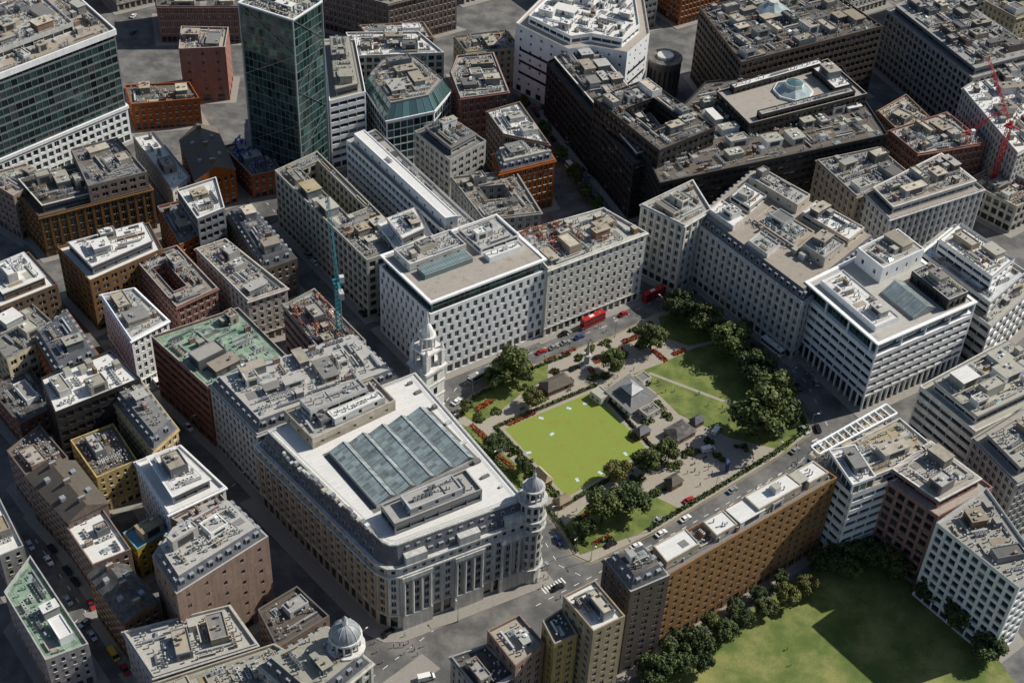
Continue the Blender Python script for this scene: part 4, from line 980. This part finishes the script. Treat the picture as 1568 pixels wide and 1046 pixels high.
row((12,-128),(60,-92),2,.3,8); row((60,-92),(110,-52),-2,.25,8); row((-165,20),(-110,-60),2,.4); row((-185,70),(-150,15),2,.4)
for x,y,a,c in((71.2,-54,25,'car_white'),(75,-44,60,'car_white'),(-113.6,-156,-50,'van_yellow'),(-20,-158,20,'car_white'),(-128,-35,-50,'car_white'),(112,-50,-60,'car_white'),(60,-50,10,'car_white')): put('van',c,x,y,a,'delivery_van')
# ---------------------------------------------------------------- people
def person(seed,walk):
    V=[(0,0,.95),(0,0,1.2),(0,0,1.42),(0,.0,1.55),(0,.01,1.68),(0,.01,1.76)]; Rr=[.15,.15,.15,.055,.1,.07]; E=[(0,1),(1,2),(2,3),(3,4),(4,5)]
    def add(p,v,r): V.append(v);Rr.append(r);E.append((p,len(V)-1)); return len(V)-1
    for s in(-1,1):
        f=s*walk; k=add(0,(s*.1,0,.86),.1); k=add(k,(s*.1,f*.14,.48),.075); k=add(k,(s*.1,f*.22-.04,.08),.05); add(k,(s*.1,f*.22+.12,.04),.04)
        k=add(2,(s*.19,0,1.4),.06); k=add(k,(s*.25,-f*.1,1.12),.048); k=add(k,(s*.25,-f*.2+.08,.88),.036); add(k,(s*.24,-f*.22+.12,.78),.03)
    me=bpy.data.meshes.new('person'); me.from_pydata(V,E,[]); o=bpy.data.objects.new('pedestrian',me); col.objects.link(o)
    o.modifiers.new('s','SKIN')
    for i,r in enumerate(Rr): me.skin_vertices[0].data[i].radius=(r,r*.8 if i<3 else r)
    me.skin_vertices[0].data[0].use_root=True; su=o.modifiers.new('u','SUBSURF'); su.levels=1
    dg=bpy.context.evaluated_depsgraph_get(); nm=bpy.data.meshes.new_from_object(o.evaluated_get(dg)); bpy.data.objects.remove(o)
    for m in('cloth_a','cloth_b','skin','hair'): nm.materials.append(MATS[m])
    for p in nm.polygons:
        z=p.center.z; x=abs(p.center.x); p.material_index=0 if z<.92 and x<.2 else (1 if z<1.5 and z>.84 else (3 if z>1.7 or (z>1.58 and p.center.y<-.02) else 2))
    return nm
PM=[person(1,0.),person(2,1.),person(3,-1.)]
pts=[]
for cx,cy,n,sp in((13,-117,16,6),(-33,-150,12,9),(-22,-48,7,5),(78,-30,9,10),(60,-22,6,8),(30,8,8,9),(58,30,7,6),(100,-58,7,6),(70,-66,8,6),(22,-84,6,6),(-25,-146,6,5),(-55,-158,6,5),(112,-10,5,6),(40,-20,6,8),(3,-95,6,4),(85,30,4,4),(88,-145,2,8),(10,-5,5,4),(66,-62,5,5)):
    for _ in range(n): pts.append((cx+R.gauss(0,sp/2),cy+R.gauss(0,sp/2)))
for x,y in pts:
    if any(inside(p,x,y) for p in ALLP): continue
    o=bpy.data.objects.new('pedestrian',R.choice(PM)); o.location=(x,y,.16 if inside(GARD,x,y) else .11); o.rotation_euler=(0,0,R.random()*6.28); col.objects.link(o)
b=MB(); b.cyl(0,0,0,8,.11,.07,'metal_grey',8); b.beam((0,0,7.8),(1.6,0,8.2),.09,'metal_grey'); b.box(1.7,0,8.1,8.3,.8,.3,0,'plant_white',bot=True); b.cyl(0,0,0,1,.18,.16,'metal_grey',8); o=b.obj('street_lamp'); LM=o.data; bpy.data.objects.remove(o)
def lamp(x,y,a): o=bpy.data.objects.new('street_lamp',LM); o.location=(x,y,.1); o.rotation_euler=(0,0,a); col.objects.link(o)
gl2=inset(GARD,.8)
for i in range(len(gl2)):
    a,c=gl2[i],gl2[(i+1)%len(gl2)]; L=math.dist(a,c); k=max(1,int(L/22)); an=math.atan2(c[1]-a[1],c[0]-a[0])-math.pi/2
    for t in range(k): lamp(a[0]+(c[0]-a[0])*t/k,a[1]+(c[1]-a[1])*t/k,an)
for x,y,a in((-55,-162,.8),(-40,-148,.8),(-12,-136,2),(-88,-86,.7),(-110,-60,.7),(-52,6,.6),(-76,40,.6),(-100,73,.6),(35,80,.5),(14,118,.5)): lamp(x,y,a)
b=MB()
for s in(-.7,.7): b.box(s,0,0,.42,.08,.45,0,'black')
for k in range(3): b.box(0,-.16+k*.16,.42,.46,1.8,.12,0,'bark',bot=True)
for k in range(2): b.box(0,.24,.55+k*.18,.67+k*.18,1.8,.05,0,'bark',bot=True)
o=b.obj('park_bench'); BM=o.data; bpy.data.objects.remove(o)
for x,y,a in((5,-38,.65),(14,-32,.65),(22,-26.5,.65),(44,-66,-.97),(38,-74,-.97),(56,-38,.7),(70,-58,.7),(60,-66,.7),(8,-66,2.2),(30,-5,.6),(50,0,.6)):
    o=bpy.data.objects.new('park_bench',BM); o.location=(x,y,.16); o.rotation_euler=(0,0,a); col.objects.link(o)
# ---------------------------------------------------------------- camera, light
Mx=(Matrix.Rotation(math.radians(50),3,'X')@Matrix.Rotation(math.radians(3.15),3,'Z')).to_4x4()
cam=bpy.data.cameras.new('camera'); cam.lens=50; cam.clip_end=9000; co=bpy.data.objects.new('camera',cam)
co.matrix_world=Matrix.Translation((0,-417,350))@Mx; col.objects.link(co); bpy.context.scene.camera=co
w=bpy.data.worlds.new('World'); bpy.context.scene.world=w; w.use_nodes=True; n=w.node_tree
s=n.nodes.new('ShaderNodeTexSky'); s.sky_type='NISHITA'; s.sun_disc=False; s.sun_elevation=math.radians(42); s.sun_rotation=math.radians(66)
n.links.new(s.outputs[0],n.nodes['Background'].inputs[0]); n.nodes['Background'].inputs[1].default_value=.082
l=bpy.data.lights.new('sun','SUN'); l.energy=5.0; l.angle=math.radians(.5); l.color=(1,.945,.85); lo=bpy.data.objects.new('sun',l); col.objects.link(lo)
ph=math.radians(24); el=math.radians(42)
lo.rotation_euler=Vector((math.cos(ph)*math.cos(el),math.sin(ph)*math.cos(el),math.sin(el))).to_track_quat('Z','Y').to_euler()
sc=bpy.context.scene; sc.view_settings.view_transform='Standard'; sc.view_settings.look='None'; sc.view_settings.exposure=0
